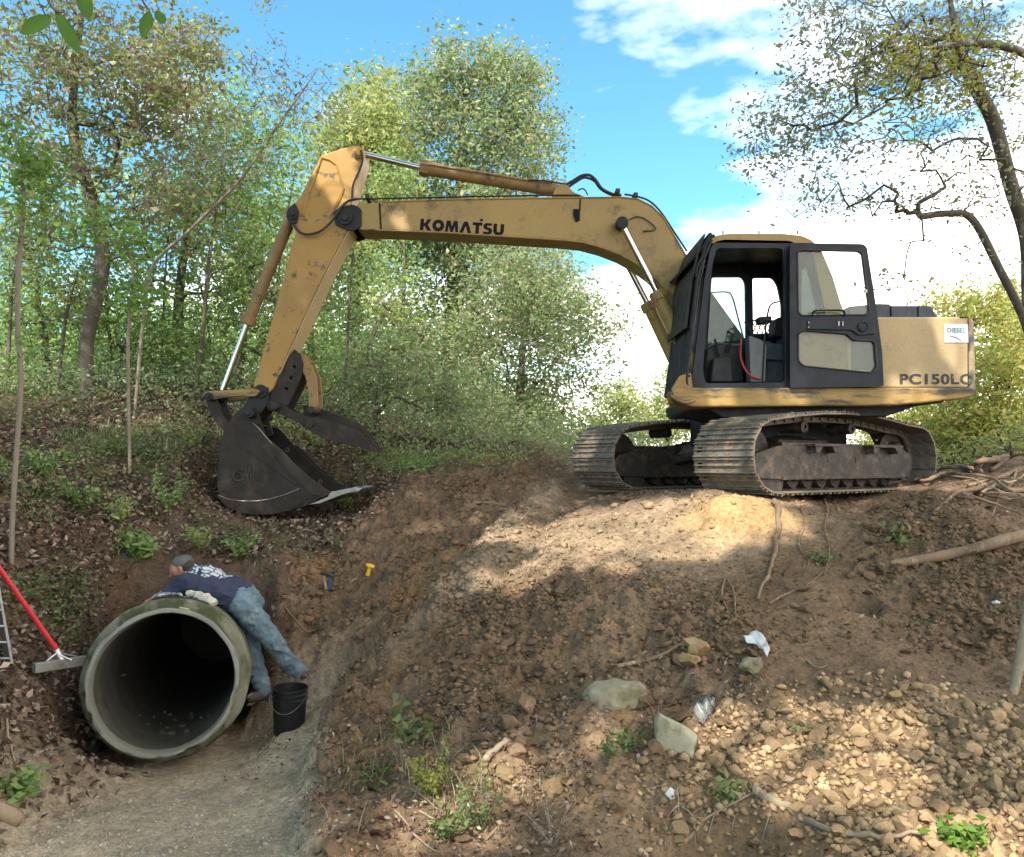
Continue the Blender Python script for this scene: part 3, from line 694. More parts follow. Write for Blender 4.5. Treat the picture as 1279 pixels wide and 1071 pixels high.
# ---- boom
BD = 9.83
boom_o = O([(442, 259), (447, 254.5), (477, 253), (560, 250), (650, 248.5), (740, 247.5), (775, 247), (797, 249.5), (814, 258), (829, 273), (845, 300), (858, 322), (889, 365), (928, 419), (955, 456),
            (962, 470), (950, 484), (935, 484), (915, 468), (868, 404), (842, 372), (815, 344), (795, 329), (775, 318), (752, 309), (728, 302.5), (700, 299.5), (630, 295), (560, 290.5), (500, 288), (469, 287), (452, 287.5), (444, 283)], BD)
mb = MB(); mb.prism(boom_o, BD, BD + .44); boom = mb.build('boom', M['yellow'], ex, bevel=.014)
mb = MB()        # flange lips and weld seams
def lip(pts, d, r=.010, n=6): mb.tube(O3(pts, d), r, n)
def O3(pts, d): return [P(a, b, d) for a, b in pts]
lip([(477, 252.5), (560, 249.5), (650, 248), (740, 247), (775, 246.5), (797, 249), (814, 257.5), (829, 272.5), (845, 299.5), (858, 321.5)], BD + .0)
lip([(469, 287.5), (560, 291), (630, 295.5), (700, 300), (728, 303), (752, 309.5), (775, 318.5), (795, 329.5), (815, 344.5), (842, 372.5)], BD)
mb.build('flange', M['yellow'], boom)
mb = MB(); mb.prism(O([(473, 254), (475, 254), (477, 287), (475, 287)], BD), BD - .006, BD + .001); mb.build('weld_seam', M['decal'], boom)
mb = MB()
mb.prism(O([(716, 262), (724, 262), (724, 276), (719, 278), (716, 270)], BD), BD - .02, BD + .001); mb.tube([P(725, 249, BD - .01), P(724, 264, BD - .01)], .008, 5)
mb.build('weld_plate', M['decal'], boom)
def heavy_word(word, x0, y0, x1, y1, h_px, d, mt, parent):
    """broad block capitals drawn as outlines in a unit box, two thirds as wide as tall or more"""
    def ring(cx, cy, rx, ry, n=20, a0=0, a1=360): return [(cx + rx * math.cos(R(a0 + (a1 - a0) * k / n)), cy + ry * math.sin(R(a0 + (a1 - a0) * k / n))) for k in range(n + (a1 - a0 != 360))]
    G_ = {
     'K': (1.0, [[(0, 0), (.30, 0), (.30, .36), (.42, .36), (.64, 0), (1.0, 0), (.68, .52), (.98, 1), (.63, 1), (.42, .64), (.30, .64), (.30, 1), (0, 1)]], []),
     'O': (1.08, [ring(.54, .5, .54, .53)], [ring(.54, .5, .20, .20)]),
     'M': (1.22, [[(0, 0), (.28, 0), (.33, .55), (.50, 0), (.72, 0), (.89, .55), (.94, 0), (1.22, 0), (1.10, 1), (.76, 1), (.61, .48), (.46, 1), (.12, 1)]], []),
     'A': (1.10, [[(0, 0), (.33, 0), (.55, .62), (.77, 0), (1.10, 0), (.72, 1), (.38, 1)]], []),
     'T': (.86, [[(.27, 0), (.59, 0), (.59, .74), (.86, .74), (.86, 1), (0, 1), (0, .74), (.27, .74)]], []),
     'S': (.86, [[(.05, .10), (.22, 0), (.60, 0), (.80, .12), (.86, .32), (.80, .50), (.62, .60), (.38, .66), (.35, .72), (.40, .78), (.78, .78), (.78, 1), (.30, 1), (.10, .90), (.02, .70), (.08, .52), (.26, .42), (.50, .36), (.53, .30), (.48, .23), (.05, .23)]], []),
     'U': (.96, [[(0, 1), (0, .34), (.08, .14), (.26, 0), (.70, 0), (.88, .14), (.96, .34), (.96, 1), (.64, 1), (.64, .36), (.56, .26), (.40, .26), (.32, .36), (.32, 1)]], [])}
    a, b = P(x0, y0, d), P(x1, y1, d); w = (b - a).length; h = h_px / F * d; ux = (b - a).normalized(); uz = Vector((-ux.z, 0, ux.x))
    gap = .07; tot = sum(G_[c][0] for c in word) + gap * (len(word) - 1); k = w / tot; x = 0; mb = MB()
    def put(pt): q = a + ux * (pt[0] * k) + uz * (pt[1] * h); return (q.x, q.z)
    for c in word:
        wd, outs, holes = G_[c]
        for o_ in outs: mb.prism([put((p[0] + x, p[1])) for p in o_], d - .002, d, holes=[[put((p[0] + x, p[1])) for p in q] for q in holes])
        x += wd + gap
    return mb.build('lettering', mt, parent)
bl = heavy_word('KOMATSU', 524.5, 287.5, 629, 294.5, 14.5, BD - .0005, M['decal'], boom)
mb = MB(); mb.box(P(601.5, 275.2, BD - .003), (.034, .004, .030)); mb.build('logo_mark', M['decal'], boom)
# pins
def pin(name, px, py, d0, d1, r, mt, parent, inner=.5):
    mb = MB(); c = P(px, py, d0)
    mb.cyl(c, Vector((c.x, d1, c.z)), r, 20); mb.cyl((c.x, d0 - .025, c.z), (c.x, d0 - .001, c.z), r * inner, 12)
    o = mb.build(name, mt, parent, bevel=.006); autosmooth(o); return o
pin('boss', 776.5, 280, BD - .10, BD + .54, .062, M['black'], boom)
pin('boss', 431, 272, BD - .05, BD + .48, .088, M['black'], boom)
pin('boss', 950, 468, BD - .05, BD + .5, .09, M['black'], boom)
mb = MB(); mb.prism(fillet(O([(442, 256), (452, 262), (452, 284), (440, 290), (420, 282), (416, 266), (428, 258)], BD), .03), BD - .02, BD + .0); mb.build('tip_plate', M['black'], boom, bevel=.006)
mb = MB(); mb.prism(fillet(O([(442, 256), (452, 262), (452, 284), (440, 290), (420, 282), (416, 266), (428, 258)], BD), .03), BD + .44, BD + .46)
mb.build('tip_plate', M['black'], boom, bevel=.006)
# cylinder eye bracket on top
for y in (BD + .06, BD + .34):
    mb = MB(); mb.prism(fillet(O([(688, 249), (694, 235), (700, 230), (708, 231), (716, 240), (735, 248)], y), .02), y, y + .035)
    mb.build('cylinder_bracket', M['yellow'], boom, bevel=.005)
# hoses and pipes
mb = MB()
for dy in (.03, .12, .30):
    y = BD + dy
    mb.tube(curve_pts(O3([(445, 249), (470, 248.5), (560, 246.5), (640, 245), (700, 244), (725, 244.5)], y), 4), .011, 6)
    mb.tube(curve_pts(O3([(780, 243), (797, 246), (812, 252), (826, 266), (842, 290), (858, 314)], y), 4), .012, 6)
mb.tube(curve_pts(O3([(445, 249), (434, 252), (424, 262), (414, 277), (400, 289), (385, 293), (374, 290), (367, 281)], BD - .06), 5), .016, 8)
mb.tube(curve_pts(O3([(451, 188), (453, 200), (448, 215), (441, 232), (440, 250)], BD - .04), 5), .014, 8)
mb.tube(curve_pts(O3([(705, 232), (716, 226), (726, 220), (736, 219), (744, 225), (752, 236), (766, 243), (776, 244)], BD + .12), 5), .019, 8)
mb.tube(curve_pts(O3([(707, 236), (720, 227), (730, 222), (742, 226), (750, 236), (762, 243), (772, 245)], BD + .26), 5), .017, 8)
mb.tube(curve_pts(O3([(722, 238), (727, 236), (731, 238), (734, 244)], BD + .02), 4), .009, 6)
mb.tube(curve_pts(O3([(786, 275), (795, 271), (806, 274), (818, 284), (816, 288), (803, 289)], BD - .02), 5), .008, 6)
mb.tube(curve_pts(O3([(660, 225), (680, 226), (698, 229), (706, 230)], BD + .1), 4), .010, 6)
for q in ((461, 250), (770, 243), (792, 248)): mb.box(P(*q, BD + .12), (.05, .3, .05))
mb.build('hose', M['rubber'], boom)

# ---- hydraulic cylinders
def cylinder(name, a, b, c, rb, rr, mt, parent, collar=True, yw=.0):
    """rod eye a, end of the barrel b, barrel eye c"""
    mb = MB(); ax = (c - b).normalized(); ln = (c - b).length
    prof = [(0, rr), (0, rb * 1.12), (.10, rb * 1.12), (.11, rb), (ln - .14, rb), (ln - .10, rb * 1.06), (ln - .04, rb * .9), (ln, rb * .5)] if collar else [(0, rr), (0, rb), (ln - .1, rb), (ln, rb * .5)]
    mb.lathe(prof, b, ax, 24); mb.cyl(c + Vector((0, -rb * 1.1, 0)), c + Vector((0, rb * 1.1, 0)), rb * .95, 20)
    if collar:
        for k in range(6):
            q = k * math.pi / 3; n1 = ax.orthogonal().normalized(); n2 = ax.cross(n1); e = (n1 * math.cos(q) + n2 * math.sin(q)) * rb * 1.12
            mb.cyl(b + e + ax * .01, b + e * 1.0 + ax * .12, .014, 6)
    o = mb.build(name, mt, parent); autosmooth(o)
    mb = MB(); mb.cyl(a, b + ax * .02, rr, 16); r = mb.build('rod', M['chrome'], o); autosmooth(r)
    mb = MB(); mb.cyl(a + Vector((0, -.07, 0)), a + Vector((0, .07, 0)), rr * 1.9, 18); mb.build('rod_eye', M['black'], o, bevel=.005)
    return o
ac = cylinder('arm_cylinder', P(447, 191, YC), P(525, 210, YC), P(703, 239.5, YC), .082, .042, M['rust'], ex)
mb = MB(); mb.tube(curve_pts([P(530, 205, YC - .09), P(600, 216, YC - .09), P(660, 225.5, YC - .09), P(690, 229, YC - .09)], 4), .010, 6)
for q in ((600, 218), (681, 233)):
    c = P(*q, YC); ax = (P(703, 239.5, YC) - P(525, 210, YC)).normalized(); mb.lathe([(0, .088), (.03, .088)], c, ax, 20)
mb.build('hose_clamp', M['rust'], ac)
for y in (BD - .115, BD + .56):
    a = P(776.5, 280, BD - .115); b = P(820, 364, BD - .115); c = P(884, 500, BD - .115)
    o = cylinder('boom_cylinder', *[Vector((p.x, y, p.z)) for p in (a, b, c)], .085, .04, M['yellow'], ex)

# ---- arm
AD = 9.85
arm_o = O([(401, 194), (420, 188), (439, 182.5), (447, 181.5), (454, 186), (455, 195), (451, 212), (444, 232), (440, 250), (438, 270), (436, 284), (428, 300), (412, 330), (390, 375), (366, 428), (352, 460), (341, 486), (330, 496), (317, 492), (317, 480), (323, 460), (334, 420), (350, 361), (364, 308), (369, 290), (363, 280), (363, 262), (368, 254), (376, 243), (388, 220)], AD)
mb = MB(); mb.prism(arm_o, AD, AD + .38); arm = mb.build('arm', M['yellow_arm'], ex, bevel=.012)
mb = MB()
for s in (AD - .006, AD + .386):
    mb.tube(O3([(402, 196), (392, 225), (383, 250), (378, 268)], s), .013, 6); mb.tube(O3([(402, 197), (412, 200), (420, 206), (424, 220), (429, 236), (424, 246), (418, 258)], s), .014, 6); mb.tube(O3([(429, 238), (424, 250), (417, 262), (411, 272)], s), .012, 6)
mb.build('rib', M['yellow_arm'], arm)
# grey wear strip on the boom-facing flange
e1 = [(437, 285), (428, 301), (412, 331), (390, 376), (366, 429), (348, 468)]
n_ = len(e1); mb = MB()
va = [P(a, b, AD - .012) for a, b in e1]; 
vs = []
for v in va: vs += [v, v + Vector((0, .41, 0)), v + Vector((.014, .41, .006)), v + Vector((.014, 0, .006))]
fs = []
for i in range(n_ - 1):
    for k in range(4): fs.append((i * 4 + k, i * 4 + (k + 1) % 4, i * 4 + 4 + (k + 1) % 4, i * 4 + 4 + k))
fs += [(0, 1, 2, 3), tuple((n_ - 1) * 4 + k for k in range(4))]
mb.add(vs, fs); mb.build('flange_plate', M['hood'] if False else M['panel'], arm)
pin('boss', 447, 191, AD - .03, AD + .41, .07, M['yellow_arm'], arm, .75)
pin('boss', 365, 267.5, AD - .05, AD + .43, .066, M['black'], arm)
pin('boss', 325, 489, AD - .03, AD + .41, .085, M['black'], arm)
mb = MB(); mb.prism(fillet(O([(369, 254), (360, 262), (358, 272), (362, 281), (371, 280), (374, 266)], AD), .02), AD - .03, AD + .41); mb.build('cylinder_lug', M['black'], arm, bevel=.005)
# arm foot: greased casting down to the bucket pin
mb = MB(); mb.prism(fillet(O([(316, 484), (336, 484), (336, 500), (330, 512), (320, 522), (304, 524), (300, 514), (308, 502), (313, 492)], AD), .02), AD - .01, AD + .39)
mb.build('arm_foot', M['black'], arm, bevel=.01)
pin('boss', 310, 516, AD - .22, AD + .60, .062, M['black'], arm)
# bucket cylinder, tipping links
bc = cylinder('bucket_cylinder', P(276, 494, AD + .19), P(308, 406, AD + .19), P(365, 268, AD + .19), .074, .036, M['rust'], ex)
mb = MB(); c = P(308, 406, AD + .19); ax = (P(365, 268, AD + .19) - c).normalized()
mb.lathe([(0, .10), (.09, .10), (.10, .09)], c + ax * .01, ax, 20); mb.lathe([(0, .085), (.02, .085)], c + ax * .75, ax, 20); mb.build('hose_clamp', M['rust'], bc)
def bar(outline, d, t, mb): mb.prism(fillet(outline, .03), d, d + t)
for y in (AD - .08, AD + .40):
    mb = MB(); bar(O([(254, 492), (262, 489), (300, 487), (318, 485), (326, 489), (320, 496), (300, 495), (264, 500), (256, 499)], AD - .05), y, .05, mb); tl = mb.build('tipping_link', M['grimy'], ex, bevel=.006)
if 1:
    pin('link_pin', 260, 495, AD - .11, AD + .48, .05, M['black'], tl)
for y in (AD + .0, AD + .30):
    mb = MB(); bar(O([(256, 497), (266, 494), (271, 502), (277, 518), (288, 532), (280, 540), (268, 526), (260, 510)], AD), y, .07, mb); mb.build('bucket_link', M['bucket'], ex, bevel=.006)

# ---- bucket
BW = 9.56; BT = 1.0
prof_px = [(280, 534), (277, 550), (274, 572), (271, 592), (271, 606), (274, 622), (284, 633), (298, 640), (316, 643.5), (340, 642.5), (362, 638), (385, 631.5), (410, 621), (430, 615)]
prof = O(prof_px, BW)
side_px = prof_px[:-1] + [(412, 616), (392, 603), (372, 587), (352, 568), (334, 548), (322, 534), (313, 528), (298, 528)]
mb = MB()
side = O(side_px, BW)
mb.prism(side, BW, BW + .028); mb.prism(side, BW + BT - .028, BW + BT)
# curved shell
sh = prof + [(p[0] + .0, p[1]) for p in []]
inn = []
for i, p in enumerate(prof):
    a = Vector(prof[max(i - 1, 0)]); b = Vector(prof[min(i + 1, len(prof) - 1)]); d = (b - a).normalized(); nn = Vector((-d.y, d.x)); inn.append(Vector(p) + nn * .025)
sg = 1
mb.prism([Vector(p) for p in prof] + inn[::-1], BW + .004, BW + BT - .004)
# top closing plate
mb.prism(O([(280, 532), (300, 526), (316, 528), (316, 531), (300, 530), (282, 537)], BW), BW + .03, BW + BT - .03)
bucket = mb.build('bucket', M['bucket'], ex, bevel=.004)
# wear bands, stiffener, side cutters
mb = MB()
band = [(271, 619), (284, 624), (300, 626.5), (318, 627), (336, 624.5), (355, 619), (374, 611), (378, 628), (362, 638), (340, 642.5), (316, 643.5), (298, 640), (284, 633), (275, 624)]
for y in (BW - .016, BW + BT + .001):
    mb = MB(); mb.prism(O(band, BW), y, y + .0145); mb.build('wear_plate', M['bucket'], bucket, bevel=.003)
mb = MB(); mb.prism(O([(303, 558), (306, 557), (372, 604), (370, 607)], BW), BW - .010, BW - .001)
cut = [(340, 552), (352, 562), (372, 583), (392, 600), (414, 615), (404, 622), (388, 617), (366, 596), (340, 566)]
mb.build('stiffener', M['bucket'], bucket, bevel=.003)
for y in (BW - .012, BW + BT + .001):
    mb = MB(); mb.prism(O(cut, BW), y, y + .0115); mb.build('side_cutter', M['bucket'], bucket, bevel=.003)
mb = MB()   # bright worn edges
mb.tube(O3([(272, 618.5), (284, 623.5), (300, 626), (318, 626.3), (336, 624), (355, 618.5), (374, 610.5)], BW - .016), .006, 6)
mb.tube(O3([(316, 529), (322, 534), (334, 548), (352, 568), (372, 587), (392, 603), (412, 616)], BW - .002), .0075, 6)
mb.tube(O3([(316, 529), (322, 534), (334, 548), (352, 568), (372, 587), (392, 603), (412, 616)], BW + BT), .006, 6)
mb.build('worn_edge', M['edge'], bucket)
# cutting lip with flat weld-on plate
lipp = O([(385, 631), (412, 614.5), (440, 611), (446, 613), (424, 619.5), (400, 629)], BW)
mb = MB(); mb.prism(lipp, BW + .0, BW + BT); 
mb.build('cutting_edge', M['edge'], bucket, bevel=.004)
mb = MB()
for k in range(5):
    y = BW + .05 + k * (BT - .24) / 4
    mb.prism(O([(420, 613), (444, 608.5), (452, 610.5), (446, 615), (424, 618.5)], BW), y, y + .12)
mb.build('bucket_tooth', M['edge'], bucket, bevel=.005)
for y in (BW + .24, BW + .60):
    mb = MB(); bar(O([(282, 534), (290, 520), (298, 512), (306, 507), (316, 509), (322, 517), (326, 530), (330, 542), (322, 546), (300, 534)], AD - .06), y, .05, mb); mb.build('bucket_ear', M['bucket'], bucket, bevel=.006)
mb = MB(); mb.lathe([(0, .03), (.02, .032)], P(297, 594, BW - .0), (0, -1, 0), 20)
mb.tube(curve_pts(O3([(305, 588), (298, 586), (293, 590), (292, 597), (297, 601), (304, 599)], BW - .004), 5), .007, 6)
mb.tube(O3([(306, 584), (309, 598)], BW - .004), .007, 6); mb.tube(O3([(309, 598), (311, 583)], BW - .004), .007, 6); mb.tube(O3([(311, 583), (314, 597)], BW - .004), .007, 6); mb.tube(O3([(316.5, 580), (316.5, 594)], BW - .004), .008, 6); mb.tube(O3([(316.5, 598), (316.5, 601)], BW - .004), .008, 6)
mb.build('raised_mark', M['steel'], bucket)
mb = MB()
for q in ((359, 562), (400, 602)): 
    c = P(*q, BW + BT - .03); mb.lathe([(0, .03), (.006, .03), (.006, .016), (0, .016)], c, (0, -1, 0), 14, close=True)
mb.build('side_bolt', M['edge'], bucket)

# ---- thumb
mb = MB()
brk = fillet(O([(367, 436), (374, 442), (378, 454), (376, 470), (366, 492), (358, 508), (342, 510), (336, 500), (340, 486), (352, 460)], AD), .015)
hl = [[Vector(X2(a, b, AD)) + Vector((math.cos(q), math.sin(q))) * .024 for q in np.linspace(0, 2 * math.pi, 10, endpoint=False)] for a, b in ((363, 472), (357, 486), (367, 458))]
for y in (AD + .02, AD + .32): mb.prism(brk, y, y + .04, holes=hl)
th = mb.build('thumb', M['bucket'], ex, bevel=.004)
mb = MB()
for y in (AD + .05, AD + .27): mb.prism(fillet(O([(370, 440), (377, 441), (388, 456), (394, 472), (396, 505), (392, 514), (384, 512), (384, 490), (380, 470), (372, 456)], AD), .02), y, y + .04)
mb.build('thumb_link', M['rust'], th, bevel=.004)
mb = MB()
for y in (AD + .0, AD + .33): mb.prism(fillet(O([(332, 502), (340, 500), (350, 503), (366, 514), (384, 520), (392, 530), (384, 536), (372, 528), (346, 516), (334, 512)], AD), .02), y, y + .045)
mb.build('thumb_arm', M['bucket'], th, bevel=.005)
for (y, off) in ((AD - .10, 0), (AD + .14, 0), (AD + .42, 0)):
    mb = MB(); mb.prism(fillet(O([(380, 526), (386, 521), (400, 523), (430, 532), (448, 540), (460, 552), (467, 564), (460, 563), (448, 558), (428, 555), (404, 548), (384, 537), (379, 532)], AD - .1), .015), y, y + .045)
    mb.build('thumb_tine', M['bucket'], th, bevel=.005)
mb = MB(); mb.prism(fillet(O([(384, 508), (392, 508), (444, 526), (456, 535), (466, 547), (478, 563), (470, 560), (452, 546), (400, 528), (386, 520)], AD + .44), .015), AD + .44, AD + .49)
mb.prism(fillet(O([(384, 508), (392, 508), (444, 526), (456, 535), (466, 547), (478, 563), (470, 560), (452, 546), (400, 528), (386, 520)], AD + .44), .015), AD + .20, AD + .24)
mb.build('thumb_tine', M['bucket'], th, bevel=.005)
mb = MB(); 
for q, r in (((342, 507), .05), ((386, 529), .055), ((388, 512), .045)):
    c = P(*q, AD - .13); mb.cyl(c, Vector((c.x, AD + .52, c.z)), r, 16)
o = mb.build('thumb_pin', M['bucket'], th, bevel=.006)
# ------------------------------------------------------------------ helpers on the ground
def G(px, py, lift=0., d0=2.8, d1=20):
    """where the sight line through px, py meets the ground"""
    a = P(px, py, 1.0); ds = np.arange(d0, d1, .03); h = H(a.x * ds, ds)
    below = np.nonzero(a.z * ds < h)[0]
    d = ds[below[0]] if len(below) else d1
    p = P(px, py, d); p.z += lift; return p
def wood(name, c1, c2, c3): return worn(name, c1, c2, c3, .85, sc=5, sc3=10, stretch=(1, 1, .35), bump=.6, bsc=40, spec=.2)
M['root'] = wood('root_bark', (.22, .155, .10), (.15, .10, .065), (.33, .26, .18))
M['bark'] = wood('tree_bark', (.13, .11, .09), (.08, .068, .055), (.20, .18, .15))
M['bark_pale'] = wood('pale_bark', (.24, .20, .155), (.17, .14, .105), (.30, .27, .22))
M['driftwood'] = wood('weathered_wood', (.32, .255, .175), (.22, .17, .115), (.40, .34, .26))
M['concrete'] = worn('mossy_concrete', (.20, .19, .14), (.115, .115, .075), (.045, .050, .018), .85, sc=2.2, sc3=3.2, t3=(.42, .55), bump=.6, bsc=70)
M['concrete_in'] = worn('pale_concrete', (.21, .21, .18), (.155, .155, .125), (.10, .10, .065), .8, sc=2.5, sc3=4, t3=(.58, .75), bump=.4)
M['stone'] = worn('tan_stone', (.37, .255, .14), (.27, .18, .10), (.18, .12, .075), .9, sc=4, sc3=7, bump=.6, bsc=50, spec=.2)
M['clod'] = worn('soil_clod', (.17, .11, .068), (.12, .078, .05), (.24, .17, .11), .95, sc=5, sc3=8, bump=.8, bsc=60, spec=.1)
M['gravel'] = worn('grey_gravel', (.32, .28, .22), (.22, .19, .145), (.42, .38, .31), .85, sc=9, sc3=13, bump=.3)
def rnd(m, lo=.7, hi=1.35):
    """vary a material's base colour from one piece to the next"""
    nt = m.node_tree; b = next(n for n in nt.nodes if n.type == 'BSDF_PRINCIPLED'); src = b.inputs['Base Color'].links[0].from_socket
    oi = nt.nodes.new('ShaderNodeObjectInfo'); g = nt.nodes.new('ShaderNodeNewGeometry')
    a = nt.nodes.new('ShaderNodeMath'); a.operation = 'ADD'; L(nt, oi.outputs['Random'], a.inputs[0]); L(nt, g.outputs['Random Per Island'], a.inputs[1])
    f = nt.nodes.new('ShaderNodeMath'); f.operation = 'FRACT'; L(nt, a.outputs[0], f.inputs[0])
    c = mixc(nt, 1., src, ramp(nt, f.outputs[0], [(0., lo), (1., hi)]), 'MULTIPLY'); L(nt, c, b.inputs['Base Color'])
m = bpy.data.materials.new('soil_lump'); nt, out = nodes(m); M['lump'] = m
va = N(nt, 'Attribute', _attribute_name='soil'); oi = nt.nodes.new('ShaderNodeObjectInfo'); v = coords(nt); b = N(nt, 'BsdfPrincipled', Roughness=.95); b.inputs['Specular IOR Level'].default_value = .1
mx = nt.nodes.new('ShaderNodeMix'); mx.data_type = 'RGBA'; mx.blend_type = 'ADD'; mx.inputs[0].default_value = 1; L(nt, va.outputs['Color'], mx.inputs[6]); L(nt, oi.outputs['Color'], mx.inputs[7])
nn_ = noise(nt, v, 30, 5, .7); c = mixc(nt, 1., mx.outputs[2], ramp(nt, nn_, [(.3, .7), (.75, 1.25)]), 'MULTIPLY'); L(nt, c, b.inputs['Base Color'])
bp = N(nt, 'Bump', Strength=.8, Distance=.01); L(nt, nn_, bp.inputs['Height']); L(nt, bp.outputs[0], b.inputs['Normal']); L(nt, b.outputs[0], out.inputs[0])
for k in ('stone', 'clod', 'gravel', 'lump'): rnd(M[k], *((.72, 1.08) if k == 'lump' else (.7, 1.35)))

# ------------------------------------------------------------------ the concrete pipe
mb = MB(); Rb, Rt, Ri = .588, .522, .48
mb.lathe([(0, Rt - .01), (.012, Rt), (.185, Rt + .004), (.195, Rb - .014), (.215, Rb), (2.6, Rb), (5.9, Rb), (6.0, Rb), (6.0, .002), (5.95, .002), (5.95, Ri), (2.5, Ri), (.12, Ri), (.02, Ri + .004), (.0, Ri + .012)], PIPE_MOUTH, PIPE_AX, 96, close=True)
pipe = empty('concrete_pipe', PIPE_MOUTH - Vector((0, 0, Rb)), 'mossy round concrete culvert pipe with its open mouth low in the ditch', 'pipe')
me = mb.mesh('pipe_wall')
for v in me.vertices:                                # chipped, uneven cast surface
    r = (v.co - PIPE_MOUTH); t = r.dot(PIPE_AX); q = r - PIPE_AX * t
    k = fbm(np.array([v.co.x * 5 + v.co.y * 3]), np.array([v.co.z * 5 + v.co.y * 2]), 3, 8)[0]
    v.co += q.normalized() * k * .011 + PIPE_AX * (k * .02 if t < .2 else 0) - q.normalized() * (max(0, fbm(np.array([v.co.x * 14]), np.array([v.co.z * 14]), 2, 5)[0] - .25) * .06 if t < .02 and q.length > Ri + .02 else 0)
M['bore'] = worn('shade_dark_bore', (.085, .082, .065), (.055, .052, .04), (.03, .027, .02), .8, sc=2.5, sc3=3.5, t3=(.5, .66), bump=.4)  # depth shade inside the pipe, put into a darker concrete colour
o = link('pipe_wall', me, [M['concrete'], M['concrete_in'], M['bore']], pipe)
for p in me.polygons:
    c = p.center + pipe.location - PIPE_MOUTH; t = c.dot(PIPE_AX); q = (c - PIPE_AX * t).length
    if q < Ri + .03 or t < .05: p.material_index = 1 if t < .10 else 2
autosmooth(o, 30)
# things lying on the pipe
def on_pipe(t, deg, lift=.0):
    """a point on the pipe's outside, deg from its crown towards the right"""
    side = PIPE_AX.cross(Vector((0, 0, 1))).normalized(); upv = side.cross(PIPE_AX)
    return PIPE_MOUTH + PIPE_AX * t + (upv * math.cos(R(deg)) + side * math.sin(R(deg))) * (Rb + lift)
M['cloth_white'] = worn('dirty_white_cloth', (.52, .50, .42), (.40, .37, .30), (.25, .22, .16), .9, sc=8, sc3=14)
M['foil'] = worn('crumpled_foil', (.55, .56, .58), (.30, .31, .33), (.08, .08, .08), .35, .7, sc=12, sc3=18)
def crumple(name, pts, r, mt, seed=0, n=10, flat=.55):
    mb = MB(); c = curve_pts(pts, 6); rr = [r * (.75 + .5 * vnoise(i * .9, seed)) for i in range(len(c))]
    mb.tube(c, rr, n, flat=flat); me = mb.mesh(name)
    for v in me.vertices:
        k = Vector((vnoise(v.co.x * 40, v.co.z * 40, seed) - .5, vnoise(v.co.y * 40, v.co.x * 40, seed + 1) - .5, vnoise(v.co.z * 40, v.co.y * 40, seed + 2) - .5)); v.co += k * r * .7
    return link(name, me, mt, None, smooth=False)
o = crumple('rolled_rag', [on_pipe(.5, 10, .03), on_pipe(.46, 16, .035), on_pipe(.40, 24, .03), on_pipe(.36, 30, .02)], .046, M['cloth_white'], 3)
tag(o, 'cream rolled rag lying on top of the pipe under the man', 'rag')
o = crumple('foil_strip', [on_pipe(.45, -12, .02), on_pipe(.40, -6, .03), on_pipe(.42, 0, .02), on_pipe(.38, 6, .025)], .030, M['foil'], 5, 7)
tag(o, 'crumpled silver foil strip on the crown of the pipe beside the rag', 'foil')
o = crumple('sealing_cord', [on_pipe(.30, -14, .012), on_pipe(.26, -4, .012), on_pipe(.24, 8, .012), on_pipe(.26, 18, .01), on_pipe(.30, 27, .01)], .010, M['rubber'], 6, 6)
tag(o, 'thin black sealing cord across the pipe in front of the foil', 'cord')
mb = MB(); a = on_pipe(.13, 7, .002); b = on_pipe(.13, 12, .002)
o = crumple('yellow_leaf', [on_pipe(.10, 9, -.062), on_pipe(.09, 13, -.062), on_pipe(.08, 17, -.064)], .014, worn('yellow_leaf', (.5, .45, .12), (.4, .35, .1), None, .7), 9, 6, .2)
tag(o, 'single yellow leaf stuck on the rim of the pipe', 'leaf')
# rubble inside the pipe
mb = MB()
for i in range(22):
    t = random.uniform(.5, 1.6); dg = 180 + random.gauss(0, 14); s = random.uniform(.010, .026)
    side = PIPE_AX.cross(Vector((0, 0, 1))).normalized(); upv = side.cross(PIPE_AX)
    c = PIPE_MOUTH + PIPE_AX * t + (upv * math.cos(R(dg)) + side * math.sin(R(dg))) * (Ri - s * .4)
    mb.box(c, (s * 2, s * 1.6, s * 1.2), rot=Matrix.Rotation(random.random() * 6, 3, (random.random(), random.random(), 1)))
o = mb.build('rubble', M['bore'], None, bevel=.006); tag(o, 'loose dark rubble on the floor inside the pipe', 'rubble', kind='stuff')

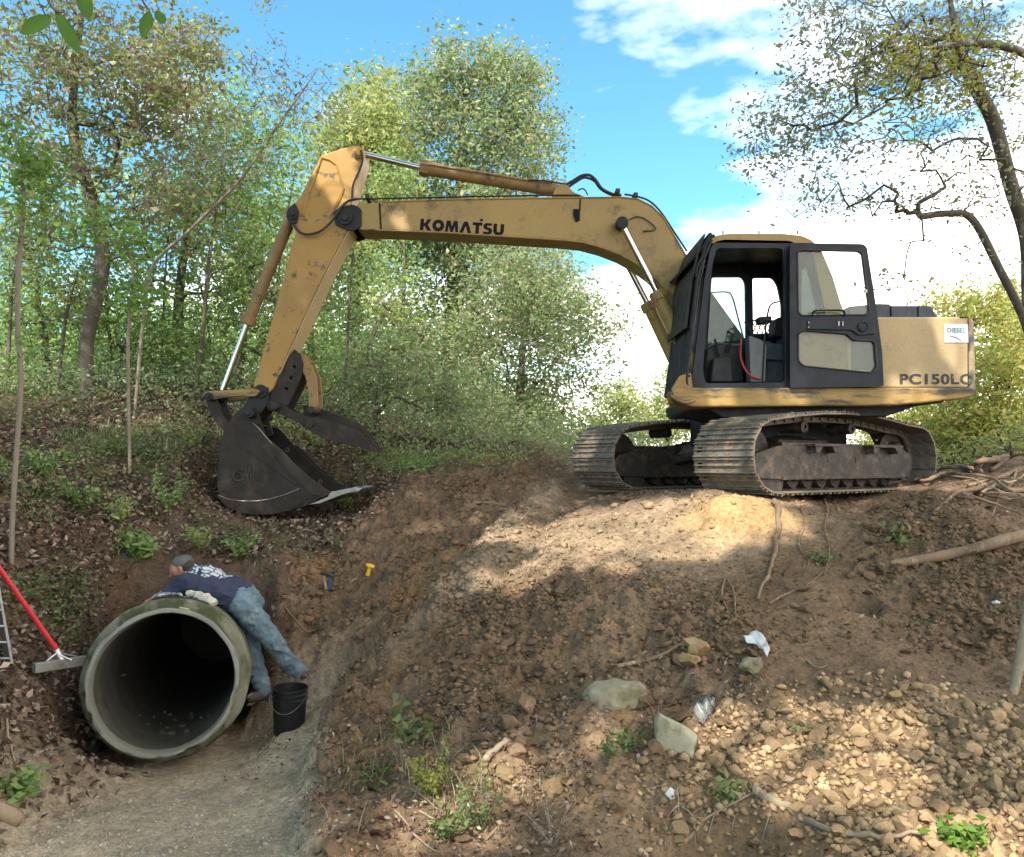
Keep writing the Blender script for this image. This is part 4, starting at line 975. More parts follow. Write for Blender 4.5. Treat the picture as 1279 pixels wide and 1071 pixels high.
# ------------------------------------------------------------------ the man
def capsule(mb, a, ra, b, rb, n=14):
    a, b = Vector(a), Vector(b); ax = (b - a); ln = ax.length
    if ln < 1e-5: ax = Vector((0, 0, 1)); ln = 1e-4
    prof = [(-ra * math.cos(q), max(1e-4, ra * math.sin(q))) for q in np.linspace(0, math.pi / 2, 5)] + [(ln + rb * math.sin(q), max(1e-4, rb * math.cos(q))) for q in np.linspace(0, math.pi / 2, 5)]
    mb.lathe(prof, a, ax, n)
def organic(name, caps, mt, parent, voxel=.012, smooth=3, folds=0., fs=14, seed=0):
    mb = MB()
    for c in caps:
        if len(c) == 4: capsule(mb, *c)
        else:                                        # a chain: points and radii
            for i in range(len(c[0]) - 1): capsule(mb, c[0][i], c[1][i], c[0][i + 1], c[1][i + 1])
    me = mb.mesh(name); o = bpy.data.objects.new(name, me); COL.objects.link(o)
    for k in range(0, len(me.polygons)): pass
    r = o.modifiers.new('r', 'REMESH'); r.mode = 'VOXEL'; r.voxel_size = voxel
    s = o.modifiers.new('s', 'SMOOTH'); s.factor = .5; s.iterations = smooth
    dg = bpy.context.evaluated_depsgraph_get(); m2 = bpy.data.meshes.new_from_object(o.evaluated_get(dg)); bpy.data.objects.remove(o)
    if folds:
        n = len(m2.vertices); co = np.empty(n * 3); m2.vertices.foreach_get('co', co); co = co.reshape(-1, 3); no = np.empty(n * 3); m2.vertices.foreach_get('normal', no); no = no.reshape(-1, 3)
        k = (1 - np.abs(fbm(co[:, 0] * fs + co[:, 1] * fs * .6, co[:, 2] * fs * 1.3 + co[:, 1] * fs * .5, 3, seed))) ** 2 - .5
        co += no * k[:, None] * folds; m2.vertices.foreach_set('co', co.ravel()); m2.update()
    m2.name = name
    return link(name, m2, mt, parent, smooth=True)
M['skin'] = worn('skin', (.38, .19, .125), (.31, .14, .09), None, .55, sc=6, bump=.1)
M['jeans'] = worn('faded_denim', (.145, .205, .245), (.09, .135, .175), (.26, .29, .29), .9, sc=6, sc3=8, t3=(.52, .7), bump=.3, bsc=120, spec=.1)
M['boot'] = worn('muddy_boot', (.05, .04, .035), (.09, .07, .055), (.30, .27, .22), .8, sc=8)
M['cap'] = worn('grey_cap', (.10, .095, .085), (.07, .065, .06), (.20, .19, .16), .9, sc=10)
M['hair'] = worn('dark_hair', (.02, .016, .012), (.03, .024, .018), None, .8)
D = 6.78
hipc = P(302, 748, D); chest = P(252, 731, D); neck = P(237, 717, D); head = P(228, 708, D - .02)
person = empty('person', G(345, 880), 'man in navy T-shirt, jeans and grey cap bent face down over the concrete pipe', 'person')
def sk(*a): return P(*a)
hipN, hipF = P(306, 757, D - .12), P(300, 748, D + .14)
kneeN, ankN, toeN = P(336, 797, D - .02), P(365, 833, D + .22), P(380, 838, D + .2)
kneeF, ankF, toeF = P(314, 812, D + .1), P(328, 862, D + .12), P(316, 870, D + .02)
toeN_g, ankN_g = toeN, ankN
shN, elN, wrN, hdN = P(234, 727, D - .15), P(208, 742, D - .10), P(188, 752, D - .04), P(179, 760, D)
shF, elF, wrF = P(244, 718, D + .2), P(222, 736, D + .32), P(200, 752, D + .36)
palm = hdN
caps = [([hipc, chest, neck], [.13, .145, .07]), (neck, .058, head, .06), (head + Vector((.0, 0, .008)), .082, head + Vector((-.02, -.01, -.02)), .080),
        ([shN, elN, wrN], [.058, .046, .032]), ([shF, elF, wrF], [.058, .046, .03]), (wrN, .034, palm, .036),
        ([hipN, kneeN, ankN], [.10, .07, .05]), ([hipF, kneeF, ankF], [.10, .07, .05]), (ankN, .04, ankN, .04), (ankF, .04, ankF, .04)]
fdir = (palm - wrN).normalized(); sidev = Vector((.25, .95, .1)).normalized()
for k, (off, ln) in enumerate(((-.028, .070), (-.010, .078), (.010, .074), (.027, .058))):
    a = palm + sidev * off + fdir * .025; b = a + fdir * ln * .55 + Vector((0, 0, -.006)); c = b + fdir * ln * .35 + Vector((.012, 0, -.022))
    caps.append(([a, b, c], [.0095, .009, .0075]))
a = palm - sidev * .03; caps.append(([a, a - sidev * .03 + fdir * .02, a - sidev * .035 + fdir * .05], [.012, .011, .009]))
# face: brow, nose, jaw turned to the left and down; ear
fx = Vector((-.86, -.25, -.45)).normalized()
caps += [(head + fx * .075 + Vector((0, 0, -.005)), .022, head + fx * .105 + Vector((0, 0, -.03)), .013), (head + fx * .06 + Vector((.02, 0, -.05)), .035, head + fx * .07 + Vector((.03, 0, -.065)), .028),
         (head + Vector((.015, -.09, 0)), .016, head + Vector((.022, -.092, -.025)), .010)]
body = organic('body', caps, M['skin'], person, .007, 2)
mb = MB()
for s in (-.028, .03):
    c = head + fx * .088 + Vector((.0, s, .008)); mb.lathe([(0, .0), (.004, .007), (.008, .0)], c, (0, 0, 1), 8)
mb.build('eye', M['decal'], person)
shirt = organic('shirt', [([P(297, 747, D), P(272, 738, D), chest, P(241, 722, D)], [.150, .158, .172, .12]), (P(246, 729, D - .07), .115, P(288, 747, D - .06), .13), (P(252, 724, D + .1), .11, P(286, 738, D + .1), .12), ([shN, shN.lerp(elN, .88)], [.088, .072]), ([shF, shF.lerp(elF, .7)], [.085, .07]), (P(240, 725, D), .095, P(236, 718, D), .072)], None, person, .010, 4, .030, 9, 3)
# jersey with its pale worn print across the back
m = bpy.data.materials.new('navy_shirt'); nt, out = nodes(m); tc = nt.nodes.new('ShaderNodeTexCoord')
b = N(nt, 'BsdfPrincipled', Roughness=.9); b.inputs['Specular IOR Level'].default_value = .15
base = mixc(nt, noise(nt, tc.outputs['Object'], 7), (.028, .034, .062), (.05, .055, .095))
vm = nt.nodes.new('ShaderNodeVectorMath'); vm.operation = 'SUBTRACT'; L(nt, tc.outputs['Object'], vm.inputs[0]); pc = P(260, 714, D) - person.location; vm.inputs[1].default_value = pc
mpn = N(nt, 'Mapping'); mpn.inputs['Rotation'].default_value = (0, R(-24), 0); mpn.inputs['Scale'].default_value = (1 / .23, 1 / .16, 1 / .105); 
mpn.vector_type = 'POINT'; L(nt, vm.outputs[0], mpn.inputs[0])
ln = nt.nodes.new('ShaderNodeVectorMath'); ln.operation = 'LENGTH'; L(nt, mpn.outputs[0], ln.inputs[0])
inside = ramp(nt, ln.outputs['Value'], [(.92, 1.), (1., 0.)])
vo = N(nt, 'TexVoronoi', Scale=16.); vo.feature = 'DISTANCE_TO_EDGE'; mp2 = N(nt, 'Mapping'); mp2.inputs['Scale'].default_value = (.5, 1, 1.3); mp2.inputs['Rotation'].default_value = (0, R(-24), .4); L(nt, vm.outputs[0], mp2.inputs[0]); L(nt, mp2.outputs[0], vo.inputs['Vector'])
blocks = ramp(nt, vo.outputs['Distance'], [(.05, 0.), (.09, 1.)]); gaps = ramp(nt, noise(nt, vm.outputs[0], 11, 2), [(.40, 0.), (.44, 1.)])
mk = mixc(nt, 1., mixc(nt, 1., inside, blocks, 'MULTIPLY'), gaps, 'MULTIPLY')
L(nt, mixc(nt, mk, base, (.45, .50, .52)), b.inputs['Base Color'])
bp = N(nt, 'Bump', Strength=.4, Distance=.01); L(nt, noise(nt, tc.outputs['Object'], 26, 4), bp.inputs['Height']); L(nt, bp.outputs[0], b.inputs['Normal']); L(nt, b.outputs[0], out.inputs[0])
shirt.data.materials.append(m) if not shirt.data.materials or shirt.data.materials[0] else None
shirt.data.materials.clear(); shirt.data.materials.append(m)
organic('jeans', [(P(293, 746, D), .135, P(306, 752, D), .15), (hipN, .125, hipF, .125), ([hipN, kneeN, ankN, P(373, 837, D + .21)], [.118, .084, .074, .066]), ([hipF, kneeF, ankF], [.112, .082, .07])], M['jeans'], person, .010, 5, .024, 8, 6)
mb = MB(); organic('boot', [(P(366, 835, D + .22), .05, P(376, 840, D + .2), .046), (P(374, 834, D + .2), .036, P(379, 843, D + .2), .04)], M['boot'], person, .01, 2)
organic('boot', [(P(329, 868, D + .12), .05, P(314, 872, D - .0), .042)], M['boot'], person, .01, 2)
mb = MB(); hc = head + Vector((.004, 0, .018)); axc = Vector((-.28, -.05, .95)).normalized()
mb.lathe([(-.015, .088), (.02, .088), (.05, .078), (.068, .055), (.078, .02), (.079, .001)], hc, axc, 24)
cp = mb.build('cap', M['cap'], person, smooth=True); sl = cp.modifiers.new('thick', 'SOLIDIFY'); sl.thickness = .004
mb = MB(); br = []; 
for k in range(9):
    q = R(-62 + 15.5 * k); d_ = Vector((-math.cos(q), math.sin(q) * .95, 0)); br.append(hc + d_ * .084 + Vector((0, 0, -.012)))
br2 = [p + Vector((-.065 * (1 - abs(k - 4) / 5.), 0, -.03 * (1 - abs(k - 4) / 5.))) for k, p in enumerate(br)]
vs = br + br2; vs += [v + Vector((0, 0, .004)) for v in vs]; fs = []
for k in range(8): fs += [(k, k + 1, 9 + k + 1, 9 + k), (18 + k, 27 + k, 27 + k + 1, 18 + k + 1), (9 + k, 10 + k, 28 + k, 27 + k)]
mb.add(vs, fs); mb.build('cap_brim', M['cap'], person, smooth=True)
organic('hair', [(head + Vector((.045, -.02, .01)), .062, head + Vector((.055, .03, -.03)), .05)], M['hair'], person, .01, 2)

# ------------------------------------------------------------------ bucket, rake, ladder, tools
pb = P(361, 888, 6.62); pb.z = ground_z(pb.x, pb.y) - .015
pail = empty('bucket', pb, 'black plastic pail standing on the gravel beside the man and the pipe', 'bucket')
M['pail'] = worn('black_plastic', (.014, .014, .016), (.022, .022, .024), (.06, .055, .045), .35, sc=4, sc3=5, t3=(.6, .8), bump=.05)
mb = MB(); mb.lathe([(0, .001), (0, .118), (.01, .122), (.27, .134), (.275, .142), (.285, .142), (.29, .135), (.31, .136), (.315, .143), (.325, .143), (.33, .136), (.352, .138), (.355, .144), (.366, .144), (.366, .134), (.015, .118), (.012, .001)], pb, (0.03, -.02, 1), 40)
o = mb.build('pail_wall', M['pail'], pail); autosmooth(o)
mb = MB(); mb.tube(curve_pts([pb + Vector((-.145, 0, .34)), pb + Vector((-.13, -.10, .27)), pb + Vector((-.04, -.16, .20)), pb + Vector((.06, -.155, .205)), pb + Vector((.14, -.06, .28)), pb + Vector((.147, 0, .34))]), .0035, 6)
mb.build('wire_handle', M['edge'], pail)
M['redpaint'] = worn('red_painted_handle', (.52, .025, .035), (.42, .02, .03), (.6, .35, .33), .4, sc=5, sc3=22, t3=(.62, .68))
M['alu'] = worn('aluminium', (.50, .52, .53), (.40, .41, .42), (.25, .24, .22), .35, .7, sc=6, sc3=8, t3=(.6, .7))
M['alu_dull'] = worn('dull_aluminium', (.24, .235, .22), (.18, .175, .16), (.10, .085, .065), .6, .4, sc=5, sc3=6, t3=(.5, .7))
r0, r1 = P(42, 835, 5.62), P(113, 824, 5.98)
rake = empty('landscape_rake', (r0 + r1) / 2, 'wide aluminium rake with red handle lying on leaves beside the pipe', 'rake')
ux = (r1 - r0).normalized(); uz = Vector((0, 0, 1)); uy = uz.cross(ux).normalized(); uz = ux.cross(uy); RM = Matrix((ux, uy, uz)).transposed()
mb = MB(); mb.box((r0 + r1) / 2, ((r1 - r0).length, .045, .07), rot=RM); mb.build('rake_head', M['alu_dull'], rake, bevel=.006)
mb = MB()
for k in range(22):
    c = r0.lerp(r1, (k + .5) / 22) + uy * .03; mb.tube([c, c + Vector((0, .07, -.01)), c + Vector((0, .10, -.04))], .004, 5)
mb.build('rake_teeth', M['alu_dull'], rake)
hb = P(73, 815, 5.80); ht = P(-32, 666, 5.35)
mb = MB(); mb.cyl(hb, ht, .0175, 16); mb.build('handle', M['redpaint'], rake, smooth=False)
mb = MB(); mb.cyl(P(79, 827, 5.80), P(70, 811, 5.79), .021, 14); mb.build('ferrule', M['alu'], rake)
mb = MB()
for q in ((52, 831), (104, 822)): mb.tube([P(72, 815, 5.78), P(q[0], q[1], 5.65 + (q[0] - 42) * .005)], .006, 8)
mb.tube([P(74, 818, 5.78), P(90, 825, 5.8)], .006, 8); mb.build('brace', M['alu'], rake)
la, lb_ = P(-4, 722, 5.35), P(15, 829, 5.45)
ladder = empty('ladder', P(5, 829, 5.45), 'end of a slim silver ladder resting on the leaf litter by the red rake handle', 'ladder')
wv = Vector((-.085, .0, .0))
for s in (0, 1):
    mb = MB(); a, b = la + wv * s + Vector((0, 0, .0)), lb_ + wv * s; a2 = a + (a - b) * .4
    mb.tube([a2, b], .011, 4); mb.build('rail', M['alu'], ladder, bevel=.002)
mb = MB(); mb.tube([la + wv * .5 + Vector((0, .03, 0)) + (la - lb_) * .4, lb_ + wv * .5 + Vector((0, .03, 0))], .028, 4, flat=.3); mb.build('spine', M['rubber'], ladder)
for k in range(8):
    c = lb_.lerp(la, .06 + k * .19); mb = MB(); mb.tube([c, c + wv], .008, 6); mb.build('rung', M['alu'], ladder)
# hammer, yellow cap
hp = G(405, 736)
ham = empty('hammer', hp, 'small hammer with pale wooden handle standing head up against the dark clay bank', 'hammer')
mb = MB(); a = P(407.5, 736, hp.y - .03); b = P(404.5, 719, hp.y - .05); mb.tube([a, a.lerp(b, .5), b], [.018, .014, .014], 8); mb.build('handle', M['driftwood'], ham)
mb = MB(); mb.tube([P(400, 716.5, hp.y - .06), P(405, 716, hp.y - .06), P(411, 717.5, hp.y - .06), P(416, 720, hp.y - .06)], [.014, .02, .02, .010], 8); mb.build('head', M['steel'], ham)
mb = MB(); mb.prism(O([(411, 719), (415.5, 720), (415, 736), (411.5, 736)], hp.y), hp.y - .05, hp.y - .02); o = mb.build('chisel', worn('blue_steel', (.03, .05, .12), (.025, .04, .09), None, .5), None, bevel=.003)
tag(o, 'dark blue chisel standing beside the wooden-handled hammer', 'chisel')
yp = G(461, 720)
mb = MB(); mb.lathe([(0, .02), (.095, .02), (.10, .046), (.112, .046), (.115, .03), (.115, .001)], P(459, 719, yp.y - .04), (.32, -.15, 1), 20)
o = mb.build('plastic_plug', worn('yellow_plastic', (.72, .46, .02), (.62, .38, .02), (.75, .6, .2), .4, sc3=20), None); autosmooth(o); tag(o, 'bright yellow capped plastic plug lying on the clay bank', 'plug')

# ------------------------------------------------------------------ roots, sticks and logs
def stick(name, pts, r, mt, label, cat, group=None, taper=.35, wob=.3, lift=None, side=(), free=False):
    """a bent piece of wood; its points are on the ground where the photograph shows them"""
    W = [p if isinstance(p, Vector) else G(p[0], p[1], (p[2] if len(p) > 2 else 0) + r * 1.0 + .015) for p in pts]
    c = curve_pts(W, 6); n = len(c); mb = MB(); s = random.random() * 50
    rr = [r * (1 - (1 - taper) * i / (n - 1)) * (.82 + .4 * vnoise(i * .55, s)) for i in range(n)]
    jit = [Vector((vnoise(i * .5, s + 3) - .5, vnoise(i * .5, s + 5) - .5, vnoise(i * .5, s + 7) - .5)) * r * wob * 3 for i in range(n)]
    c = [a + b for a, b in zip(c, jit)]
    mb.tube(c, rr, 8)
    for (i0, d, ln, r2) in side:
        k = int(i0 * (n - 1)); a = c[k]; d = Vector(d); mb.tube(curve_pts([a, a + d * ln * .5 + Vector((0, 0, .02)), a + d * ln], 4), [r2 * (1 - j / 10) for j in range(9)], 6)
    o = mb.build(name, mt, None, smooth=True); tag(o, label, cat, group); return o
stick('root', [(938, 997), (962, 1008), (985, 1018), (1003, 1032), (1030, 1046), (1070, 1054), (1110, 1056), (1150, 1050)], .026, M['driftwood'], 'thick pale root curving across the foot of the stone heap', 'root', side=[(.5, (-.1, .1, -.5), .25, .008), (.3, (.4, .1, -.4), .3, .007), (.75, (.3, -.2, .3), .3, .006)])
stick('root', [(967, 632), (972, 652), (970, 680), (966, 705), (958, 728), (946, 757)], .030, M['root'], 'bare forked root running straight down the slope below the near track', 'root', side=[(.8, (.3, -.3, -.3), .12, .012), (.1, (-.8, .1, .4), .16, .012)])
stick('root', [(1098, 717), (1150, 707), (1200, 697), (1250, 684), (1300, 670)], .036, M['root'], 'long straight brown pole lying across the dirt slope', 'branch', taper=1.35, wob=.1)
stick('root', [(906, 728), (902, 748), (908, 765), (914, 782)], .012, M['root'], 'small drooping root loop left of the long bare root', 'root')
stick('root', [(908, 728), (916, 742), (918, 762), (920, 780)], .010, M['root'], 'thin root hanging beside the small root loop', 'root')
stick('root', [(1026, 620), (1034, 640), (1030, 660), (1036, 690), (1030, 722)], .011, M['root'], 'crooked thin root poking from the dirt under the track frame', 'root')
stick('root', [(1000, 636), (1004, 658), (998, 684), (1010, 704), (1004, 724)], .010, M['root'], 'looping thin root next to the crooked one under the track frame', 'root')
stick('stick', [(770, 838), (800, 832), (828, 824), (856, 806), (874, 800)], .016, M['root'], 'dark bent stick lying above the flat concrete slab', 'stick', side=[(.3, (.3, .1, .2), .2, .006)])
stick('stick', [(594, 632), (620, 633), (645, 640)], .016, M['root'], 'short dark stick on the bank near the far track', 'stick')
stick('stick', [(436, 731), (446, 726), (458, 725)], .010, M['driftwood'], 'short pale twig beside the yellow plug', 'stick')
stick('stick', [(960, 758), (985, 745), (1010, 734), (1030, 716)], .010, M['root'], 'thin dark twig crossing the dirt right of the bare root', 'stick')
stick('stick', [(848, 1071), (880, 1030), (925, 1004), (960, 985)], .010, M['driftwood'], 'thin pale twig rising from the dark hollow at the very front', 'stick')
stick('stick', [(1108, 1014), (1150, 1024), (1188, 1040), (1230, 1036)], .008, M['driftwood'], 'thin straw coloured twig on the stones beside the thick root', 'stick')
stick('stick', [(606, 955), (618, 945), (634, 932)], .022, M['driftwood'], 'stubby split wood chip on the dark crumbly soil', 'stick', taper=.8)
stick('stick', [(1205, 600), (1180, 596), (1150, 606), (1120, 600), (1108, 596)], .030, M['root'], 'long low root reaching from the root tangle towards the rear of the track', 'root')
stick('stick', [(1008, 830), (1020, 838), (1034, 836)], .008, M['driftwood'], 'tiny pale twig on bare soil left of the long pole', 'stick')
stick('log', [G(-20, 1012, .04), G(22, 1034, .04)], .05, M['driftwood'], 'broken grey log end lying on the leaves by the gravel bed', 'log', taper=.8, wob=.05)
stick('stick', [G(8, 905, .03), G(10, 930, .05), G(18, 955, .03), G(24, 975, .02), G(8, 998, .02)], .008, M['driftwood'], 'bent pale twig standing in the leaves at the edge of the gravel bed', 'stick')
stick('stick', [G(355, 760, .02), G(380, 800, .05) + Vector((0, 0, .05)), G(395, 790, .03)], .010, M['root'], 'thin root hanging from the clay bank behind the man', 'root')
rng = random.Random(9)
for i in range(16):
    x0, y0 = rng.uniform(1120, 1290), rng.uniform(566, 650); a = rng.uniform(-.5, .5); ln = rng.uniform(40, 110)
    stick('root', [G(x0 + math.cos(a) * ln * t + rng.uniform(-4, 4), y0 - math.sin(a) * ln * t + rng.uniform(-5, 5), .04 + .05 * math.sin(t * 3)) for t in (0, .33, .66, 1)], rng.uniform(.008, .026), M['root'] if i % 3 else M['driftwood'], 'one of many smaller roots and broken branches woven through the root tangle', 'root', 'small roots woven through the root tangle')
for i in range(14):
    x0, y0 = rng.uniform(420, 700), rng.uniform(940, 1066); a = rng.uniform(-1., 1.2); ln = rng.uniform(20, 70)
    stick('root', [G(x0 + math.cos(a) * ln * t + rng.uniform(-4, 4), min(1070, y0 - math.sin(a) * ln * t + rng.uniform(-5, 5)), .015 + .03 * math.sin(t * 3)) for t in (0, .5, 1)], rng.uniform(.003, .007), M['root'] if i % 2 else M['driftwood'], 'thin loose rootlet on the churned soil between the gravel bed and the stones', 'root', 'loose rootlets at the front of the slope')
rng = random.Random(5)
for i, (a, b, r_, nm) in enumerate([((1275, 566), (1138, 604), .05, 'thickest root of the tangle at the edge of the bench'), ((1290, 590), (1170, 640), .042, 'sloping root at the foot of the root tangle'), ((1285, 560), (1205, 572), .05, 'short stout root on top of the root tangle'), ((1279, 612), (1200, 618), .032, 'level root in the middle of the root tangle'), ((1240, 576), (1215, 622), .022, 'steep root crossing the root tangle'), ((1270, 596), (1235, 656), .02, 'thin drooping root at the end of the root tangle'), ((1225, 588), (1165, 585), .028, 'stubby root pointing at the machine from the root tangle')]):
    pts = []
    for k in range(5):
        t = k / 4; pts.append(G(a[0] + (b[0] - a[0]) * t + rng.uniform(-5, 5), a[1] + (b[1] - a[1]) * t + rng.uniform(-6, 6) - 6 * math.sin(t * 3), .03))
    stick('root', pts, r_, M['root'], nm, 'root', 'roots of the tangle beside the machine')
# weathered fence post leaning
a, b = G(1262, 866, -.05), G(1262, 866, 0); tp = P(1291, 728, b.y + .15)
mb = MB(); pts = [a, a.lerp(tp, .33) + Vector((.008, 0, 0)), a.lerp(tp, .66) + Vector((-.006, 0, 0)), tp]; mb.tube(curve_pts(pts, 5), [.036, .038, .035, .034, .037, .036, .034, .036, .038, .034, .033, .034, .035, .034, .033, .033], 9, flat=.8)
o = mb.build('post', M['driftwood'], None, smooth=True); tag(o, 'pale weathered wooden post leaning out of the dirt slope', 'post')

# ------------------------------------------------------------------ rocks, slabs, scraps
def rock_mesh(seed, sub=2, rough=.28, flat=.75, name='rock'):
    bm = bmesh.new(); bmesh.ops.create_icosphere(bm, subdivisions=sub, radius=1)
    r = random.Random(seed); cuts = [(Vector((r.gauss(0, 1), r.gauss(0, 1), r.gauss(0, 1))).normalized(), r.uniform(.45, .8)) for _ in range(13 if sub > 1 else 10)]
    if sub == 1: cuts = [(n, d * .82) for n, d in cuts]
    for v in bm.verts:
        for n, d in cuts:
            k = v.co.dot(n)
            if k > d: v.co -= n * (k - d) * .97
        k = fbm(np.array([v.co.x * 1.6 + seed]), np.array([v.co.y * 1.6 + v.co.z * 1.3]), 3, seed)[0]
        v.co *= 1 + k * rough; v.co.z *= flat
    me = bpy.data.meshes.new(name); bm.to_mesh(me); bm.free()
    
    if sub >= 2:
        bm = bmesh.new(); bm.from_mesh(me)
        for f in bm.faces: f.smooth = True
        for e in bm.edges:
            if e.calc_face_angle(0) > R(24): e.smooth = False
        bm.to_mesh(me); bm.free()
    return me
def rock(px, py, s, mt, label, cat='rock', seed=1, sc3=(1, 1, 1), rz=0, sub=4, sink=.3, name='rock', group=None):
    me = rock_mesh(seed, sub, .3, 1, name); me.transform(Matrix.Diagonal((s * sc3[0], s * sc3[1], s * sc3[2], 1))); me.transform(Matrix.Rotation(rz, 4, 'Z'))
    p = G(px, py); o = link(name, me, mt); o.location = p + Vector((0, 0, s * sc3[2] * (1 - sink))); tag(o, label, cat, group); return o
M['mossrock'] = worn('mossy_rock', (.27, .235, .16), (.20, .17, .115), (.12, .12, .055), .9, sc=4, sc3=5, t3=(.5, .62), bump=.7, bsc=30)
M['ochre'] = worn('ochre_rock', (.36, .24, .10), (.26, .165, .075), (.16, .11, .07), .9, sc=5, sc3=7, bump=.7, bsc=30)
M['palerock'] = worn('pale_green_rock', (.36, .345, .24), (.27, .255, .175), (.19, .165, .11), .85, sc=4, sc3=5, bump=.5, bsc=25)
def block(px, py, dims, mt, label, cat, seed, rz=0, name='slab', tilt=0):
    bm = bmesh.new(); bmesh.ops.create_cube(bm, size=1); bmesh.ops.subdivide_edges(bm, edges=bm.edges, cuts=9, use_grid_fill=True)
    for v in bm.verts:
        c = v.co * 2; m4 = (abs(c.x) ** 5 + abs(c.y) ** 5 + abs(c.z) ** 5) ** .2; v.co = c / m4 * .5 if m4 > 0 else c
        v.co = Vector((v.co.x * dims[0], v.co.y * dims[1], v.co.z * dims[2]))
        k1 = fbm(np.array([v.co.x * 9 + seed]), np.array([v.co.y * 9 + v.co.z * 7]), 4, seed, .6)[0]; k2 = fbm(np.array([v.co.y * 7 + seed]), np.array([v.co.x * 6 - v.co.z * 9]), 3, seed + 1)[0]
        v.co += Vector((k2 * .035, k1 * .03, k1 * .028))
    me = bpy.data.meshes.new(name); bm.to_mesh(me); bm.free(); me.transform(Matrix.Rotation(tilt, 4, 'Y')); me.transform(Matrix.Rotation(rz, 4, 'Z'))
    o = link(name, me, mt, smooth=True); o.location = G(px, py) + Vector((0, .03, dims[2] * .22)); autosmooth(o, 35); tag(o, label, cat); return o
block(770, 878, (.40, .24, .15), M['mossrock'], 'flat mossy stone slab half buried in the crumbly soil', 'slab', 12, .08, tilt=-.06)
rock(872, 818, .11, M['ochre'], 'ochre rock in the rubble above the pale green slab', seed=5, sc3=(1.1, .9, .7), sink=.35)
rock(862, 832, .08, M['ochre'], 'smaller ochre rock tucked under the larger ochre one', seed=8, sc3=(1, .9, .75), sink=.3)
rock(938, 838, .10, M['mossrock'], 'mossy grey rock under the white torn sheet', seed=9, sc3=(1, .9, .75), sink=.3)
rock(656, 892, .085, M['clod'], 'rounded brown lump of earth among the dark clods', seed=14, sink=.3)
rock(1245, 905, .06, M['stone'], 'grey brown stone near the foot of the post', seed=18, sink=.3)
# pale green upright slab
p = G(846, 945); mb = MB(); mb.prism(O([(820, 944), (818, 900), (824, 891), (840, 900), (868, 916), (866, 940), (858, 949), (838, 950)], p.y), p.y - .03, p.y + .03)
me = mb.mesh('slab')
bm = bmesh.new(); bm.from_mesh(me); bmesh.ops.triangulate(bm, faces=bm.faces); bmesh.ops.subdivide_edges(bm, edges=bm.edges, cuts=4, use_grid_fill=True)
for v in bm.verts: v.co.y += fbm(np.array([v.co.x * 9]), np.array([v.co.z * 9]), 3, 4)[0] * .05; v.co.x += fbm(np.array([v.co.z * 14]), np.array([v.co.x * 9]), 2, 6)[0] * .012
bm.to_mesh(me); bm.free()
o = link('slab', me, M['palerock'], smooth=True); tag(o, 'pale green upright slab with a torn corner among the weeds', 'slab')
def sheet(name, outline, lift, mt, label, cat, seed=2, amp=.03, tilt=.6):
    pts = [G(a, b) for a, b in outline]; c = sum(pts, Vector()) / len(pts); n = 9; vs = []; fs = []
    bm = bmesh.new(); vv = [bm.verts.new(p + Vector((0, 0, lift))) for p in pts]; cv = bm.verts.new(c + Vector((0, 0, lift + amp)))
    for i in range(len(vv)): bm.faces.new((vv[i], vv[(i + 1) % len(vv)], cv))
    bmesh.ops.subdivide_edges(bm, edges=bm.edges, cuts=5, use_grid_fill=True)
    for v in bm.verts: v.co.z += (fbm(np.array([v.co.x * 12]), np.array([v.co.y * 12]), 3, seed)[0]) * amp * 1.6
    me = bpy.data.meshes.new(name); bm.to_mesh(me); bm.free(); o = link(name, me, mt, smooth=True); s = o.modifiers.new('thick', 'SOLIDIFY'); s.thickness = .004; tag(o, label, cat); return o
M['whitesheet'] = worn('white_sheet', (.55, .56, .56), (.45, .45, .44), (.3, .27, .22), .6, sc=8, sc3=9)
sheet('torn_sheet', [(926, 804), (944, 798), (956, 806), (962, 826), (958, 832), (944, 812), (932, 812)], .05, M['whitesheet'], 'white torn plastic sheet propped over the mossy grey rock', 'sheet', 2, .03)
M['plastic'] = glassmat('clear_plastic', (.95, .95, .92), .22)
sheet('plastic_bag', [(866, 900), (872, 876), (884, 870), (893, 882), (890, 900), (878, 910)], .02, M['plastic'], 'crumpled clear plastic bag above the pale green slab', 'bag', 5, .05)
rock(1243, 758, .035, M['whitesheet'], 'small white chunk near the long brown pole', seed=21, cat='stone')
rock(837, 1000, .04, M['whitesheet'], 'small chalky white lump below the pale green slab', seed=23, cat='stone')

# ------------------------------------------------------------------ stones of the heap, clods, gravel
protos = [rock_mesh(100 + i, 2, .25, .8, 'stone') for i in range(10)]
for p_ in protos: p_.materials.append(M['stone'])
protoc = [rock_mesh(200 + i, 2, .5, .8, 'soil_clod') for i in range(8)]
for p_ in protoc: p_.materials.append(M['lump'])
def screen_pick(n, px, py, wfun, jx, jy, seed):
    """n ground spots spread over the picture region px, py and kept by wfun(x, y)"""
    r = np.random.default_rng(seed); out = []
    xs = r.uniform(*px, n * 3); ys = r.uniform(*py, n * 3)
    return xs, ys
def world_pick(n, x0, x1, y0, y1, w, seed):
    r = np.random.default_rng(seed); X = r.uniform(x0, x1, n * 6); Y = r.uniform(y0, y1, n * 6); z = zones(X, Y); k = (r.random(n * 6) < w(z, X, Y)) & ~((np.abs((X - PIPE_MOUTH.x) * PIPE_AX.y - (Y - PIPE_MOUTH.y) * PIPE_AX.x) < .56) & ((X - PIPE_MOUTH.x) * PIPE_AX.x + (Y - PIPE_MOUTH.y) * PIPE_AX.y > .02) & ((X - PIPE_MOUTH.x) * PIPE_AX.x + (Y - PIPE_MOUTH.y) * PIPE_AX.y < 2.25))
    X, Y = X[k][:n], Y[k][:n]; return X, Y, H(X, Y)
